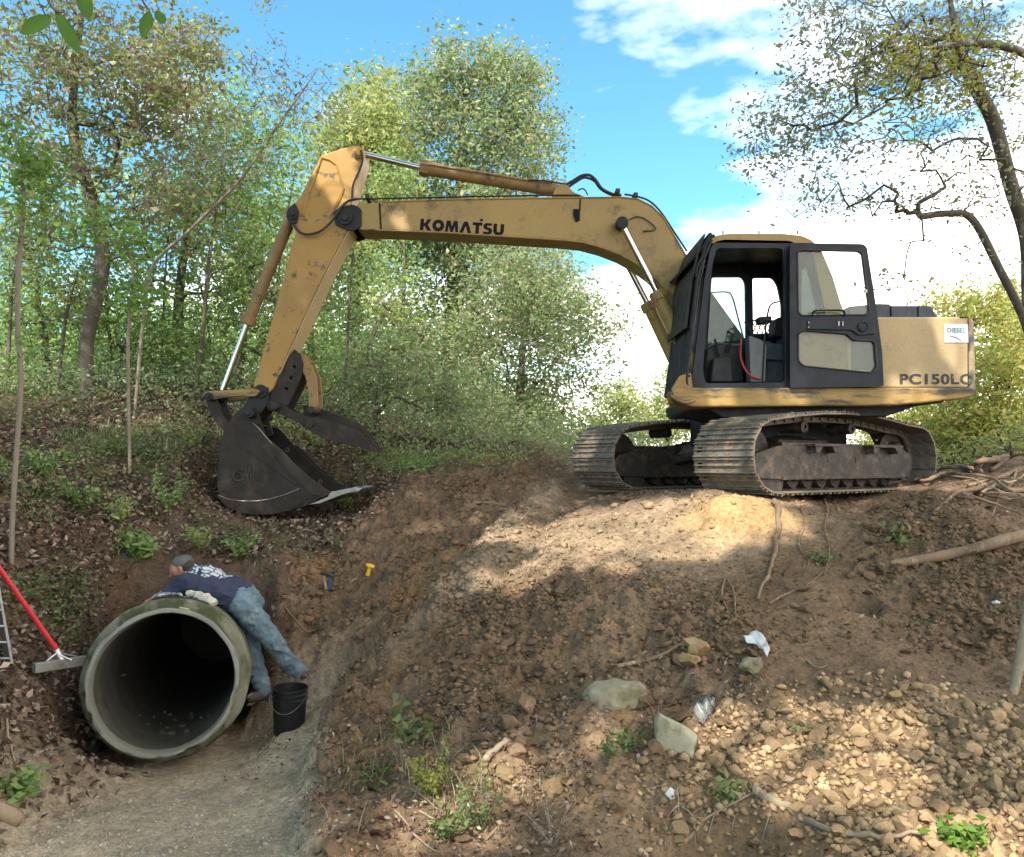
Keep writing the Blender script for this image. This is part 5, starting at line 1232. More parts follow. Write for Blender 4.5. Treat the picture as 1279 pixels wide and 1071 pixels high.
def merged(name, protos_lo, X, Y, Z, S, seed, flat=(.7, 1.1)):
    r = np.random.default_rng(seed); V = []; Fc = []; o = 0
    tv = []; tf = []
    for me in protos_lo:
        n = len(me.vertices); co = np.empty(n * 3); me.vertices.foreach_get('co', co); tv.append(co.reshape(-1, 3)); tf.append(np.array([p.vertices[:] for p in me.polygons]))
    kind = r.integers(0, len(tv), len(X))
    for k in range(len(tv)):
        i = np.nonzero(kind == k)[0]
        if not len(i): continue
        q = r.uniform(0, 6.283, len(i)); c, s = np.cos(q), np.sin(q); e = r.uniform(-.5, .5, len(i))
        v = tv[k][None] * (S[i][:, None, None] * np.stack([r.uniform(.8, 1.3, len(i)), r.uniform(.8, 1.3, len(i)), r.uniform(*flat, len(i))], -1)[:, None])
        x = v[..., 0] * c[:, None] - v[..., 1] * s[:, None]; y = v[..., 0] * s[:, None] + v[..., 1] * c[:, None]; z = v[..., 2] + x * e[:, None] * .5
        w = np.stack([x + X[i][:, None], y + Y[i][:, None], z + (Z[i] + S[i] * .25)[:, None]], -1)
        V.append(w.reshape(-1, 3)); Fc.append((tf[k][None] + (np.arange(len(i)) * len(tv[k]))[:, None, None] + o).reshape(-1, 3)); o += w.shape[0] * w.shape[1]
    V = np.concatenate(V); me = tri_mesh(name, V, np.concatenate(Fc)); sc_ = np.concatenate([soil_color(V[:, 0], V[:, 1]) * .93, np.ones((len(V), 1))], 1)
    at = me.color_attributes.new('soil', 'FLOAT_COLOR', 'POINT'); at.data.foreach_set('color', sc_.astype('f').ravel()); return me
def tri_mesh(name, V, Fa):
    me = bpy.data.meshes.new(name); me.vertices.add(len(V)); me.vertices.foreach_set('co', V.astype('f').ravel()); k = Fa.shape[1]
    me.loops.add(Fa.size); me.loops.foreach_set('vertex_index', Fa.astype('i').ravel()); me.polygons.add(len(Fa)); me.polygons.foreach_set('loop_start', np.arange(0, Fa.size, k, dtype='i')); me.update(calc_edges=True); return me
lo1 = [rock_mesh(300 + i, 1, .3, .85, 'pebble') for i in range(8)]
# stones: the 300 largest are things
X, Y, Z = world_pick(3400, .2, 3.8, 3.2, 6.2, lambda z, x, y: z['stone'] * .95, 31)
S = np.random.default_rng(32).lognormal(math.log(.0215), .42, len(X)); S = np.clip(S, .012, .062)
vis = np.argsort(-S / Y)[:270]; rest = np.setdiff1d(np.arange(len(X)), vis); rr = random.Random(3)
for i in vis:
    o = bpy.data.objects.new('stone', protos[rr.randrange(10)]); COL.objects.link(o); s = float(S[i]); o.scale = (s * rr.uniform(.85, 1.3), s * rr.uniform(.85, 1.2), s * rr.uniform(.7, 1.05)); o.rotation_euler = (rr.uniform(-.6, .6), rr.uniform(-.6, .6), rr.uniform(0, 6.28))
    o.location = (float(X[i]), float(Y[i]), float(Z[i]) + s * .35); tag(o, 'tan angular stone in the loose stone heap at the foot of the dirt slope', 'stone', 'stones of the heap at the foot of the slope')
o = link('small_stones', merged('small_stones', lo1, X[rest], Y[rest], Z[rest], S[rest], 33), M['stone']); tag(o, 'smaller loose stones filling the heap between the larger ones', 'stones', kind='stuff')
# clods
X, Y, Z = world_pick(12000, -2.2, 5.2, 3.3, 10.2, lambda z, x, y: np.clip(z['clod'] * .9 + .06 - z['bed'], 0, 1) * (1 - z['litter']) * (.25 + 1.5 * (fbm(x * 1.4, y * 1.4, 3, 71) > .02)), 41)
S = np.clip(np.random.default_rng(42).lognormal(math.log(.0175), .52, len(X)), .007, .066)
vis = np.argsort(-S / Y)[:200]; rest = np.setdiff1d(np.arange(len(X)), vis)
for i in vis:
    o = bpy.data.objects.new('soil_clod', protoc[rr.randrange(8)]); COL.objects.link(o); s = float(S[i]); o.scale = (s * rr.uniform(.85, 1.4), s * rr.uniform(.85, 1.3), s * rr.uniform(.65, 1.)); o.rotation_euler = (rr.uniform(-.6, .6), rr.uniform(-.6, .6), rr.uniform(0, 6.28))
    o.location = (float(X[i]), float(Y[i]), float(Z[i]) + s * .2); o.color = (*[float(q) * .9 for q in soil_color(X[i:i+1], Y[i:i+1])[0]], 1); tag(o, 'dark brown clod of dug earth lying on the churned slope', 'clod', 'clods of dug earth on the slope')
o = link('soil_crumbs', merged('soil_crumbs', lo1, X[rest], Y[rest], Z[rest], S[rest], 43), M['lump']); o.color = (0, 0, 0, 1); tag(o, 'crumbs of dug earth strewn over the slope', 'soil', kind='stuff')
X, Y, Z = world_pick(15000, -3.2, 6, 3.0, 9.6, lambda z, x, y: (1 - z['litter']) * (.5 - .3 * z['smooth']), 51)
S = np.clip(np.random.default_rng(52).lognormal(math.log(.0095), .4, len(X)), .004, .025)
o = link('fine_crumbs', merged('fine_crumbs', lo1[:3], X, Y, Z, S, 53), M['lump']); o.color = (0, 0, 0, 1); tag(o, 'fine grains of earth all over the bare slope', 'soil', kind='stuff')
X, Y, Z = world_pick(9000, -3.4, .4, 3.0, 7.4, lambda z, x, y: z['bed'] * (.10 + .9 * sstep(5.0, 4.0, y + x * .0 + fbm(x * 2, y * 2, 3, 8)) + .4 * (fbm(x * 2, y * 2, 3, 81) > .25)), 61)
S = np.clip(np.random.default_rng(62).lognormal(math.log(.0065), .42, len(X)), .003, .018)
o = link('gravel', merged('gravel', lo1[:4], X, Y, Z - .002, S, 63), M['gravel'], smooth=True); tag(o, 'grey gravel washed over the ditch floor in front of the pipe', 'gravel', kind='stuff')
# ------------------------------------------------------------------ leaves
M['lf_olive'] = leafmat('olive_leaves', [(0.223, 0.308, 0.120), (0.297, 0.374, 0.162), (0.171, 0.244, 0.109), (0.356, 0.382, 0.196), (0.253, 0.342, 0.131), (0.431, 0.374, 0.239), (0.194, 0.277, 0.131)], 0.5)
M['lf_green'] = leafmat('green_leaves', [(0.215, 0.338, 0.105), (0.286, 0.420, 0.131), (0.165, 0.263, 0.088), (0.343, 0.465, 0.149), (0.229, 0.352, 0.114), (0.429, 0.480, 0.158)], 0.5)
M['lf_pale'] = leafmat('pale_green_leaves', [(0.316, 0.387, 0.132), (0.380, 0.424, 0.145), (0.265, 0.327, 0.119), (0.442, 0.424, 0.145), (0.316, 0.363, 0.132)], 0.5)
M['lf_yellow'] = leafmat('yellow_green_leaves', [(0.357, 0.399, 0.084), (0.420, 0.420, 0.095), (0.284, 0.357, 0.084), (0.483, 0.441, 0.105), (0.326, 0.378, 0.084), (0.420, 0.315, 0.095)], .5)
M['lf_brown'] = leafmat('turning_leaves', [(0.289, 0.259, 0.146), (0.341, 0.274, 0.179), (0.249, 0.331, 0.114), (0.236, 0.202, 0.146), (0.355, 0.389, 0.130), (0.263, 0.202, 0.146), (0.224, 0.302, 0.098), (0.289, 0.360, 0.114)], 0.45)
M['lf_dark'] = leafmat('shaded_leaves', [(0.215, 0.244, 0.168), (0.273, 0.293, 0.189), (0.195, 0.216, 0.168), (0.390, 0.371, 0.147), (0.312, 0.293, 0.210)], 0.5)
M['lf_weed'] = leafmat('weed_leaves', [(0.115, 0.172, 0.057), (0.149, 0.218, 0.069), (0.092, 0.132, 0.052), (0.196, 0.230, 0.081), (0.138, 0.196, 0.063), (0.230, 0.196, 0.092)], .3)
M['lf_litter'] = leafmat('dead_leaves', [(.15, .10, .07), (.22, .155, .11), (.10, .065, .045), (.30, .22, .165), (.12, .08, .055), (.18, .12, .08), (.07, .05, .035), (.36, .28, .21)], .1, .6)
M['lf_fresh'] = leafmat('fresh_leaves', [(.15, .29, .05), (.20, .34, .06), (.12, .23, .04), (.23, .33, .07)], .45)
M['lf_grass'] = leafmat('grass_blades', [(.15, .22, .07), (.20, .26, .08), (.12, .17, .06), (.28, .29, .13)], .35)
def leaves_mesh(name, C, S, seed=0, up=.0, droop=.0, aspect=.5, curl=.25):
    """one bent four-cornered blade per centre in C with length S"""
    r = np.random.default_rng(seed); n = len(C)
    d = r.normal(size=(n, 3)); d[:, 2] = d[:, 2] * .6 - droop; d /= np.linalg.norm(d, axis=1)[:, None]
    nn = r.normal(size=(n, 3)); nn[:, 2] += up; s = np.cross(d, nn); s /= np.maximum(np.linalg.norm(s, axis=1), 1e-6)[:, None]; nn = np.cross(s, d)
    S = np.broadcast_to(S, (n,))[:, None]; w = S * aspect * r.uniform(.7, 1.2, (n, 1)) * .5
    a = C - d * S * .5; b = C + s * w + nn * S * curl * .5; c = C + d * S * .5; e = C - s * w + nn * S * curl * .5
    V = np.stack([a, b, c, e], 1).reshape(-1, 3); Fa = np.arange(n * 4).reshape(n, 4)
    return tri_mesh(name, V, Fa)
def clumped(centres, per, sig, r, flat=.7):
    n = len(centres); k = r.poisson(per, n) + 1; idx = np.repeat(np.arange(n), k)
    o = r.normal(size=(len(idx), 3)) * np.repeat(sig * r.uniform(.6, 1.4, n), k)[:, None]; o[:, 2] *= flat
    return centres[idx] + o
# ------------------------------------------------------------------ trees
def grow(trunk, tips, r0, seed, rmin=.006, jitter=.12, name='trunk', drop=.35, sides=6):
    """joins every tip to the nearest wood already grown; wood thickens with what it carries"""
    r = np.random.default_rng(seed)
    nodes_ = [np.array(p, float) for p in curve_pts(trunk, 5)]; par = [-1] + list(range(len(nodes_) - 1)); chains = [list(range(len(nodes_)))]
    A = np.zeros((len(nodes_) + len(tips) * 5 + 5, 3)); A[:len(nodes_)] = nodes_; n = len(nodes_)
    t0 = A[:n]
    order = np.argsort([np.min(np.linalg.norm(t0 - t, axis=1)) for t in tips])
    cnt = {}
    tipidx = []
    for i in order:
        t = tips[i]; d = A[:n] - t; dist = np.sqrt((d ** 2).sum(1)) + drop * np.maximum(0, d[:, 2]) * 2.0
        j = int(np.argmin(dist)); a = A[j]; v = t - a; ln = np.linalg.norm(v)
        if ln < .02: tipidx.append(j); continue
        m = max(1, min(4, int(ln / .35) + 1)); ch = [j]; p = j
        for k in range(1, m + 1):
            s = k / m; q = a + v * s + np.array([0, 0, .12 * ln * math.sin(math.pi * s)]) + (r.normal(size=3) * jitter * ln * .5 * (1 if k < m else 0))
            A[n] = q; par.append(p); p = n; ch.append(n); n += 1
        chains.append(ch); tipidx.append(p)
    w = np.zeros(n); 
    for t in tipidx: w[t] += 1
    for i in range(n - 1, 0, -1):
        if par[i] >= 0: w[par[i]] += w[i]
    w = np.maximum(w, 1); rad = r0 * (w / w[0]) ** .62
    rad = np.maximum(rad, rmin)
    return A[:n], chains, rad
def wood_mesh(name, A, chains, rad, sides=6, base=1):
    mb = MB()
    for k, ch in enumerate(chains):
        pts = [Vector(A[i]) for i in ch]; rr = [rad[i] for i in ch]
        if k: rr[0] = min(rr[0], rr[1] * 1.25)
        if len(pts) > 2 and rr[0] > .008:
            q = curve_pts(pts, 3); rr = list(np.interp(np.linspace(0, len(rr) - 1, len(q)), range(len(rr)), rr)); pts = q
        n = sides + 2 if k == 0 else (sides if rr[0] > .03 else 4 if rr[0] > .012 else 3)
        mb.tube(pts, rr, n, cap=True)
    me = bpy.data.meshes.new(name); me.from_pydata(mb.v, [], mb.f); me.update(); return me
def tips_in(lobes, n, r, shell=.45):
    """points in ellipsoid lobes given as (px, py, d, rx px, ry px, depth radius m, weight)"""
    w = np.array([l[3] * l[4] * (l[6] if len(l) > 6 else 1) for l in lobes], float); w /= w.sum(); out = []
    for l, k in zip(lobes, (w * n).astype(int) + 1):
        u = r.normal(size=(k, 3)); u /= np.linalg.norm(u, axis=1)[:, None]; u *= (r.random((k, 1)) ** shell)
        c = P(l[0], l[1], l[2])
        for q in u:
            out.append(np.array(P(l[0] + q[0] * l[3], l[1] - q[2] * l[4], l[2] + q[1] * l[5])))
    return np.array(out)
def tree(name, label, trunk, lobes, ntips, per, sig, ls, mt, bark, r0, seed, group=None, cat='tree', jitter=.12, aspect=.5, rmin=.006, tips=None, drop=.35, crown='crown', flat=.7, trunkname='trunk', droop=.3, keep=None):
    r = np.random.default_rng(seed)
    trunk = [Vector(p) for p in trunk]; tp = tips_in(lobes, ntips, r) if tips is None else tips
    root = empty(name, trunk[0], label, cat, group)
    A, ch, rad = grow(trunk, tp, r0, seed, rmin, jitter, drop=drop)
    link(trunkname, wood_mesh(trunkname, A, ch, rad), bark, root, smooth=True)
    if per > 0:
        C = clumped(tp, per, sig, r, flat)
        if keep is not None: C = C[keep(C)]
        S = np.clip(r.lognormal(-.05, .32, len(C)), .4, 1.65) * ls
        link(crown, leaves_mesh(crown, C, S, seed, droop=droop, aspect=aspect), mt, root)
    return root
def base(px, d, dz=-.1):
    x = P(px, 500, d).x; return Vector((x, d, ground_z(x, d) + dz))
GT = 'trees of the wood behind the bank'
# big left tree with turning leaves
tree('tree', 'big forked tree with brown and olive turning leaves on top of the bank', [base(112, 12.5), P(108, 430, 12.5), P(128, 330, 12.5), P(118, 260, 12.6), P(92, 170, 12.7), P(95, 80, 12.8), P(110, -40, 13)],
     [(60, 60, 12.5, 110, 110, 2.0), (170, 70, 12.5, 95, 80, 1.8), (215, 120, 12.5, 75, 90, 1.5), (130, 210, 12.6, 130, 80, 1.8, .8), (40, 250, 12.8, 70, 110, 1.5, .6), (250, 60, 12.3, 38, 50, .8), (200, 270, 12.6, 90, 60, 1.3, .5), (80, -80, 12.6, 180, 80, 2, .7)],
     620, 30, .17, .095, M['lf_brown'], M['bark'], .115, 1, GT, jitter=.08)
tree('tree', 'slender leaning tree nearly bare of leaves against the blue sky', [base(168, 11.2), P(178, 410, 11.2), P(190, 335, 11.2), P(240, 285, 11.1), P(300, 225, 11.0), P(345, 160, 10.9), P(395, 90, 10.8)],
     [(370, 120, 10.9, 50, 45, .6), (330, 90, 10.9, 40, 55, .6), (300, 190, 11, 60, 60, .8), (230, 200, 11, 50, 70, .7, .5), (390, 150, 10.8, 50, 70, .5, .5)], 230, 5, .10, .055, M['lf_dark'], M['bark_pale'], .024, 2, GT, jitter=.09, rmin=.005, drop=.0)
tree('tree', 'dark green tree behind the leaning bare one', [base(225, 15), P(222, 400, 15), P(232, 300, 15), P(250, 200, 15), P(270, 120, 15)],
     [(270, 150, 15, 70, 70, 1.5), (230, 250, 15, 80, 80, 1.6), (310, 230, 15, 75, 90, 1.6), (170, 330, 15, 70, 60, 1.4), (290, 350, 15, 80, 60, 1.4), (350, 170, 15.5, 50, 60, 1.2, .6)], 420, 30, .25, .10, M['lf_green'], M['bark'], .10, 3, GT)
tree('tree', 'tall light green tree just beyond the top of the arm', [base(445, 19), P(442, 400, 19), P(448, 250, 19), P(458, 150, 19), P(460, 100, 19)],
     [(458, 135, 19, 42, 55, 1.6), (430, 200, 19, 45, 70, 1.5), (485, 210, 19, 50, 70, 1.6), (450, 300, 19, 60, 70, 1.6), (400, 330, 19, 50, 90, 1.4, .6)], 480, 44, .28, .12, M['lf_pale'], M['bark'], .15, 4, GT)
tree('tree', 'tall olive tree with a broad pointed crown above the boom', [base(560, 21), P(562, 450, 21), P(568, 330, 21), P(575, 220, 21), P(580, 120, 21), P(570, 60, 21)],
     [(565, 75, 21, 28, 42, 1.2), (620, 90, 21, 34, 48, 1.4), (655, 105, 21, 28, 42, 1.2), (530, 125, 21, 42, 50, 1.6), (590, 150, 21, 65, 60, 2), (660, 180, 21, 50, 62, 1.8), (600, 250, 21, 85, 80, 2.2), (540, 300, 21, 80, 70, 2), (640, 340, 20.5, 80, 70, 2, .8), (565, 410, 20.5, 110, 60, 2, .7), (690, 395, 20, 60, 60, 1.5, .6), (500, 190, 21, 40, 60, 1.3, .6)],
     1250, 40, .28, .12, M['lf_olive'], M['bark'], .22, 5, GT)
tree('tree', 'loose grey green tree thinning out to pale sky under the boom', [base(648, 16), P(650, 490, 16), P(655, 420, 16), P(670, 360, 16)],
     [(640, 380, 16, 70, 60, 1.3), (700, 400, 16, 55, 60, 1.1), (600, 450, 16, 80, 55, 1.3), (690, 480, 16, 70, 50, 1.1), (745, 410, 16, 42, 60, .8, .35), (775, 420, 16, 34, 40, .6, .2), (660, 335, 16, 70, 35, 1.2, .9), (620, 520, 15.5, 90, 35, 1.1, .9)], 640, 28, .22, .085, M['lf_olive'], M['bark'], .10, 6, GT)
tree('tree', 'bright yellow green young tree beside the tall olive one', [base(500, 17), P(500, 450, 17), P(505, 330, 17), P(498, 230, 17)],
     [(500, 215, 17, 35, 40, 1), (480, 350, 17, 60, 60, 1.3), (520, 420, 17, 70, 50, 1.3), (440, 430, 17, 50, 60, 1.2)], 300, 26, .24, .09, M['lf_green'], M['bark'], .08, 7, GT)
tree('tree', 'leafy understory tree on the bank at the edge of the wood', [base(60, 14), P(55, 420, 14), P(40, 330, 14)], [(40, 340, 14, 90, 80, 1.5), (120, 390, 14, 80, 60, 1.5), (20, 440, 13.5, 70, 50, 1), (190, 430, 14, 60, 50, 1)], 330, 28, .24, .09, M['lf_green'], M['bark'], .08, 8, GT)
tree('tree', 'thicket tree with fine leaves behind the bucket cylinder', [base(300, 13.5), P(300, 460, 13.5), P(310, 380, 13.5), P(320, 310, 13.5)], [(310, 330, 13.5, 55, 60, 1.1), (350, 400, 13.5, 70, 60, 1.2), (260, 420, 13.5, 70, 50, 1.2), (400, 460, 13.5, 50, 50, 1)], 300, 28, .22, .075, M['lf_green'], M['bark'], .07, 9, GT)
tree('tree', 'small shrubby tree behind the thumb of the bucket', [base(470, 12.8), P(472, 490, 12.8), P(480, 440, 12.8)], [(470, 450, 12.8, 60, 45, .9), (520, 480, 12.8, 60, 40, .9), (430, 490, 12.6, 45, 35, .7), (575, 500, 13, 50, 40, .8)], 260, 24, .19, .065, M['lf_olive'], M['bark'], .05, 10, GT)
rq = random.Random(21)
for i in range(12):
    x = [8, 70, 150, 195, 240, 275, 330, 365, 395, 425, 450, 520][i]; d = rq.uniform(11.5, 16); top = rq.uniform(180, 380) if x < 450 else rq.uniform(360, 440); lean = rq.uniform(-45, 45)
    tree('young_tree', 'thin stemmed young tree with few leaves in the understory of the wood', [base(x, d), P(x + lean * .25, 440, d), P(x + lean * .5, (440 + top) / 2, d), P(x + lean, top, d)],
         [(x + lean * .8, (top + 400) / 2, d, 38, (430 - top) / 2, .5)], 60, 5, .10, .075, [M['lf_green'], M['lf_pale'], M['lf_olive']][i % 3], M['bark'], rq.uniform(.018, .036), 200 + i, 'thin young trees in the understory of the wood', cat='tree', jitter=.1, rmin=.004, drop=.0)
# low pale trees beyond the bench
GF = 'pale trees far beyond the bench'
tree('tree', 'hazy pale green tree low beyond the far track', [base(775, 34), P(775, 530, 34), P(778, 500, 34)], [(770, 500, 34, 34, 28, 2), (745, 530, 34, 30, 24, 2), (800, 525, 34, 35, 26, 2)], 240, 20, .35, .16, M['lf_pale'], M['bark'], .15, 11, GF)
tree('tree', 'pale green tree half hidden by the cab guard', [base(835, 30), P(835, 520, 30), P(840, 490, 30)], [(840, 495, 30, 32, 38, 1.6), (860, 530, 30, 45, 24, 2), (815, 540, 30, 40, 20, 2)], 240, 20, .33, .15, M['lf_pale'], M['bark'], .14, 12, GF)
GR = 'sunlit shrubs and small trees behind the counterweight'
tree('shrub', 'yellow green sunlit shrub right behind the counterweight', [base(1250, 15), P(1250, 540, 15), P(1245, 480, 15)], [(1240, 460, 15, 55, 45, 1.2), (1200, 520, 15, 70, 40, 1.2), (1265, 530, 15, 60, 45, 1.2), (1275, 430, 15, 40, 60, 1.2, .6)], 360, 26, .24, .10, M['lf_yellow'], M['bark'], .07, 13, GR, cat='shrub')
tree('shrub', 'low yellow green shrub seen under the tail of the machine', [base(1160, 17), P(1160, 560, 17), P(1155, 530, 17)], [(1150, 540, 17, 50, 28, 1.2), (1100, 560, 17, 60, 25, 1.2), (1195, 560, 16, 45, 26, 1)], 260, 24, .24, .09, M['lf_yellow'], M['bark'], .06, 14, GR, cat='shrub')
tree('tree', 'thin yellow green tree rising over the engine hood', [base(1215, 19), P(1215, 480, 19), P(1200, 400, 19), P(1195, 370, 19)], [(1185, 385, 19, 40, 26, 1.1), (1235, 390, 19, 38, 40, 1.2), (1265, 400, 19, 30, 60, 1)], 260, 22, .24, .10, M['lf_yellow'], M['bark'], .09, 15, GR)
tree('shrub', 'green shrub growing between the root tangle and the yellow shrubs', [base(1265, 12.5), P(1262, 555, 12.5), P(1260, 540, 12.5)], [(1270, 545, 12.5, 35, 22, .5), (1225, 560, 12.8, 40, 16, .5), (1180, 572, 13, 40, 12, .5)], 90, 14, .13, .06, M['lf_pale'], M['bark'], .03, 16, GR, cat='shrub')
# right tree reaching over the machine
tree('tree', 'big overhanging tree with a thick dark trunk and leaves reaching over the cab', [Vector((7.9, 10.6, ground_z(7.9, 10.6) - .1)), P(1330, 470, 10.6), P(1290, 400, 10.6), P(1283, 300, 10.6), P(1262, 230, 10.5), P(1240, 150, 10.4), P(1212, 95, 10.3), P(1190, 20, 10.2), P(1180, -60, 10.2)],
     [(1000, 150, 10.0, 80, 60, 1.0, .9), (960, 190, 9.9, 55, 40, .8, .8), (1060, 90, 10.0, 90, 70, 1.2, 1), (1130, 60, 10.2, 90, 70, 1.3, 1.2), (1050, 20, 10, 90, 40, 1, .8), (1200, 60, 10.4, 90, 80, 1.2, 1.2), (1080, 190, 10, 90, 50, 1, .5), (1010, 235, 10, 60, 25, .8, .25), (1255, 170, 10.5, 50, 90, 1, .6), (1150, -60, 10, 200, 60, 1.5, .6)],
     1000, 8, .13, .064, M['lf_dark'], M['bark'], .095, 17, jitter=.06, rmin=.0035, drop=.1)
tree('tree', 'leaning pale second stem with bare looping branches behind the big overhanging tree', [Vector((7.2, 10.2, ground_z(7.2, 10.2) - .1)), P(1300, 470, 10.1), P(1279, 400, 10.0), P(1250, 340, 9.9), P(1215, 275, 9.8), P(1185, 267, 9.75), P(1150, 271, 9.7)],
     [(1140, 250, 9.75, 90, 30, .5), (1060, 245, 9.6, 60, 30, .5, .8), (1150, 230, 9.8, 80, 45, .6), (1190, 170, 9.8, 60, 60, .7), (1230, 240, 9.9, 50, 60, .6), (1030, 250, 9.5, 60, 30, .5), (1120, 350, 9.7, 60, 40, .5, .5), (1220, 330, 9.8, 50, 40, .5, .4), (1180, 310, 9.7, 70, 25, .5, .4)],
     240, 5, .12, .055, M['lf_dark'], M['bark'], .05, 18, jitter=.08, rmin=.005, drop=.0)
tree('tree', 'yellowing leafy bough hanging across the top of the overhanging tree', [Vector((8.3, 9.4, ground_z(8.3, 9.4) - .1)), P(1400, 300, 9.4), P(1340, 120, 9.3), P(1260, 60, 9.2), P(1160, 60, 9.1)],
     [(1120, 100, 9.1, 80, 45, .7), (1180, 70, 9.2, 80, 50, .8), (1240, 90, 9.3, 60, 50, .7), (1150, 150, 9.2, 60, 35, .5, .5)], 170, 10, .13, .062, M['lf_yellow'], M['bark'], .05, 19, jitter=.1)

# sapling in front of the bank with fresh compound leaves
sb = G(14, 706)
tree('sapling', 'thin pale sapling standing in front of the bank with its stem leaning slightly', [sb + Vector((0, 0, -.05)), P(16, 640, sb.y), P(21, 560, sb.y), P(26, 480, sb.y), P(22, 400, sb.y), P(24, 320, sb.y), P(30, 240, sb.y), P(20, 150, sb.y)],
     [(40, 250, sb.y, 40, 60, .4), (20, 190, sb.y, 40, 50, .4), (60, 210, sb.y, 35, 30, .3), (20, 450, sb.y, 18, 20, .2, .5)], 46, 12, .11, .08, M['lf_fresh'], M['bark_pale'], .021, 20, cat='sapling', aspect=.38, rmin=.004)
tree('sapling', 'whip-thin sapling with bright green leaflets left of the bucket cylinder', [base(165, 9.2), P(160, 430, 9.2), P(165, 330, 9.2), P(140, 290, 9.2)], [(150, 300, 9.2, 40, 30, .4), (110, 280, 9.2, 40, 30, .4), (180, 370, 9.2, 30, 40, .3)], 60, 12, .12, .09, M['lf_fresh'], M['bark_pale'], .02, 21, cat='sapling', aspect=.38, rmin=.004)

# ------------------------------------------------------------------ far wood closing the view, seen as one mass
def wood_mass(name, label, spots, n, ls, mt, seed):
    r = np.random.default_rng(seed); C = []
    for (px, py, d, rx, ry, rd, k) in spots:
        u = r.normal(size=(int(n * k), 3)); u /= np.linalg.norm(u, axis=1)[:, None]; u *= r.random((len(u), 1)) ** .5
        c0 = np.array(P(px, py, d)); sx = rx / F * d; sz = ry / F * d
        cl = c0 + u * np.array([sx, rd, sz]); C.append(clumped(cl, 16, .4, r))
    C = np.concatenate(C); o = link(name, leaves_mesh(name, C, r.uniform(.6, 1.3, len(C)) * ls, seed), mt); tag(o, label, 'wood', kind='stuff'); return o
wood_mass('distant_wood', 'green wood closing the view behind the bank', [(60, 450, 24, 200, 80, 3, .8), (250, 440, 26, 160, 85, 3, .8), (420, 450, 28, 130, 90, 3, .8), (560, 500, 30, 120, 60, 3, .7), (330, 300, 28, 110, 80, 3, .35), (100, 250, 26, 130, 90, 3, .15), (640, 530, 30, 90, 35, 3, .5)], 750, .19, M['lf_green'], 77)
wood_mass('distant_wood', 'yellow green wood behind the shrubs beyond the machine', [(1200, 540, 32, 120, 40, 3, .8), (1300, 480, 32, 80, 90, 3, .7), (1020, 570, 40, 220, 16, 3, .8), (700, 555, 40, 120, 16, 3, .5)], 420, .2, M['lf_yellow'], 78)

# ------------------------------------------------------------------ ground cover
r = np.random.default_rng(90)
def scatter(n, x0, x1, y0, y1, w, seed): return world_pick(n, x0, x1, y0, y1, w, seed)
X, Y, Z = scatter(38000, -6.5, 1.5, 3.0, 13.5, lambda z, x, y: z['litter'] * np.clip(1.15 - .05 * (y - 4), .3, 1) * (.35 + .65 * (fbm(x * 1.5, y * 1.5, 3, 66) > -.2)), 91)
C = np.stack([X, Y, Z + .012 + np.abs(r.normal(size=len(X))) * .018], -1)
o = link('fallen_leaves', leaves_mesh('fallen_leaves', C, r.uniform(.035, .085, len(C)), 92, up=1.8, aspect=.62, curl=.3), M['lf_litter']); tag(o, 'dead brown leaves covering the bank', 'leaves', kind='stuff')
X, Y, Z = scatter(2600, -2, 6.5, 3.1, 9.0, lambda z, x, y: (1 - z['litter']) * .3 * (fbm(x * 1.1, y * 1.1, 3, 67) > .05) + .0, 93)
C = np.stack([X, Y, Z + .01 + np.abs(r.normal(size=len(X))) * .01], -1)
o = link('fallen_leaves', leaves_mesh('fallen_leaves', C, r.uniform(.02, .055, len(C)), 94, up=1.8, aspect=.5, curl=.3), M['lf_litter']); tag(o, 'scattered dead leaves and wood chips on the bare slope', 'leaves', kind='stuff')
def cover(name, label, n, box, w, seed, hgt, ls, mt, per=7, droop=.0, aspect=.5, kind='stuff', cat='plants'):
    X, Y, Z = scatter(n, *box, w, seed); rr_ = np.random.default_rng(seed); k = rr_.poisson(per, len(X)) + 2; i = np.repeat(np.arange(len(X)), k)
    hh = np.repeat(hgt * rr_.uniform(.3, 1.2, len(X)), k)
    C = np.stack([X[i] + rr_.normal(size=len(i)) * hgt * .32, Y[i] + rr_.normal(size=len(i)) * hgt * .32, Z[i] + hh * rr_.random(len(i)) ** .7], -1)
    o = link(name, leaves_mesh(name, C, rr_.uniform(.6, 1.3, len(C)) * ls, seed, up=.9, droop=droop, aspect=aspect), mt); tag(o, label, cat, kind=kind); return o
patch = lambda x, y, s: fbm(x * .9, y * .9, 4, s)
cover('undergrowth', 'weeds and low leafy growth over the upper bank', 800, (-8, 1.5, 9.2, 14), lambda z, x, y: z['litter'] * np.clip((patch(x, y, 3) + .0) * 3, .03, 1) * (1 - blob(x, y, -2.7, 9.6, 1.5, 1.2, .3)), 101, .28, .05, M['lf_weed'], 9)
cover('undergrowth', 'scattered low green weeds on the leafy bank', 950, (-5.5, 0, 6.3, 9.8), lambda z, x, y: z['litter'] * np.clip((patch(x, y, 4) - .03) * 4, 0, 1) * (1 - blob(x, y, -2.7, 9.6, 1.3, 1.2, .3)), 102, .2, .045, M['lf_weed'], 9)
cover('undergrowth', 'yellowing undergrowth along the foot of the trees', 1500, (-8, 3, 11, 17), lambda z, x, y: .8 + 0 * x, 103, .75, .07, M['lf_olive'], 14)
cover('undergrowth', 'green creeping plants below the thumb of the bucket', 160, (-2.4, .2, 9.3, 12), lambda z, x, y: np.clip(blob(x, y, -1.0, 11.1, 1.3, .8, .5), 0, 1), 104, .16, .045, M['lf_green'], 10)
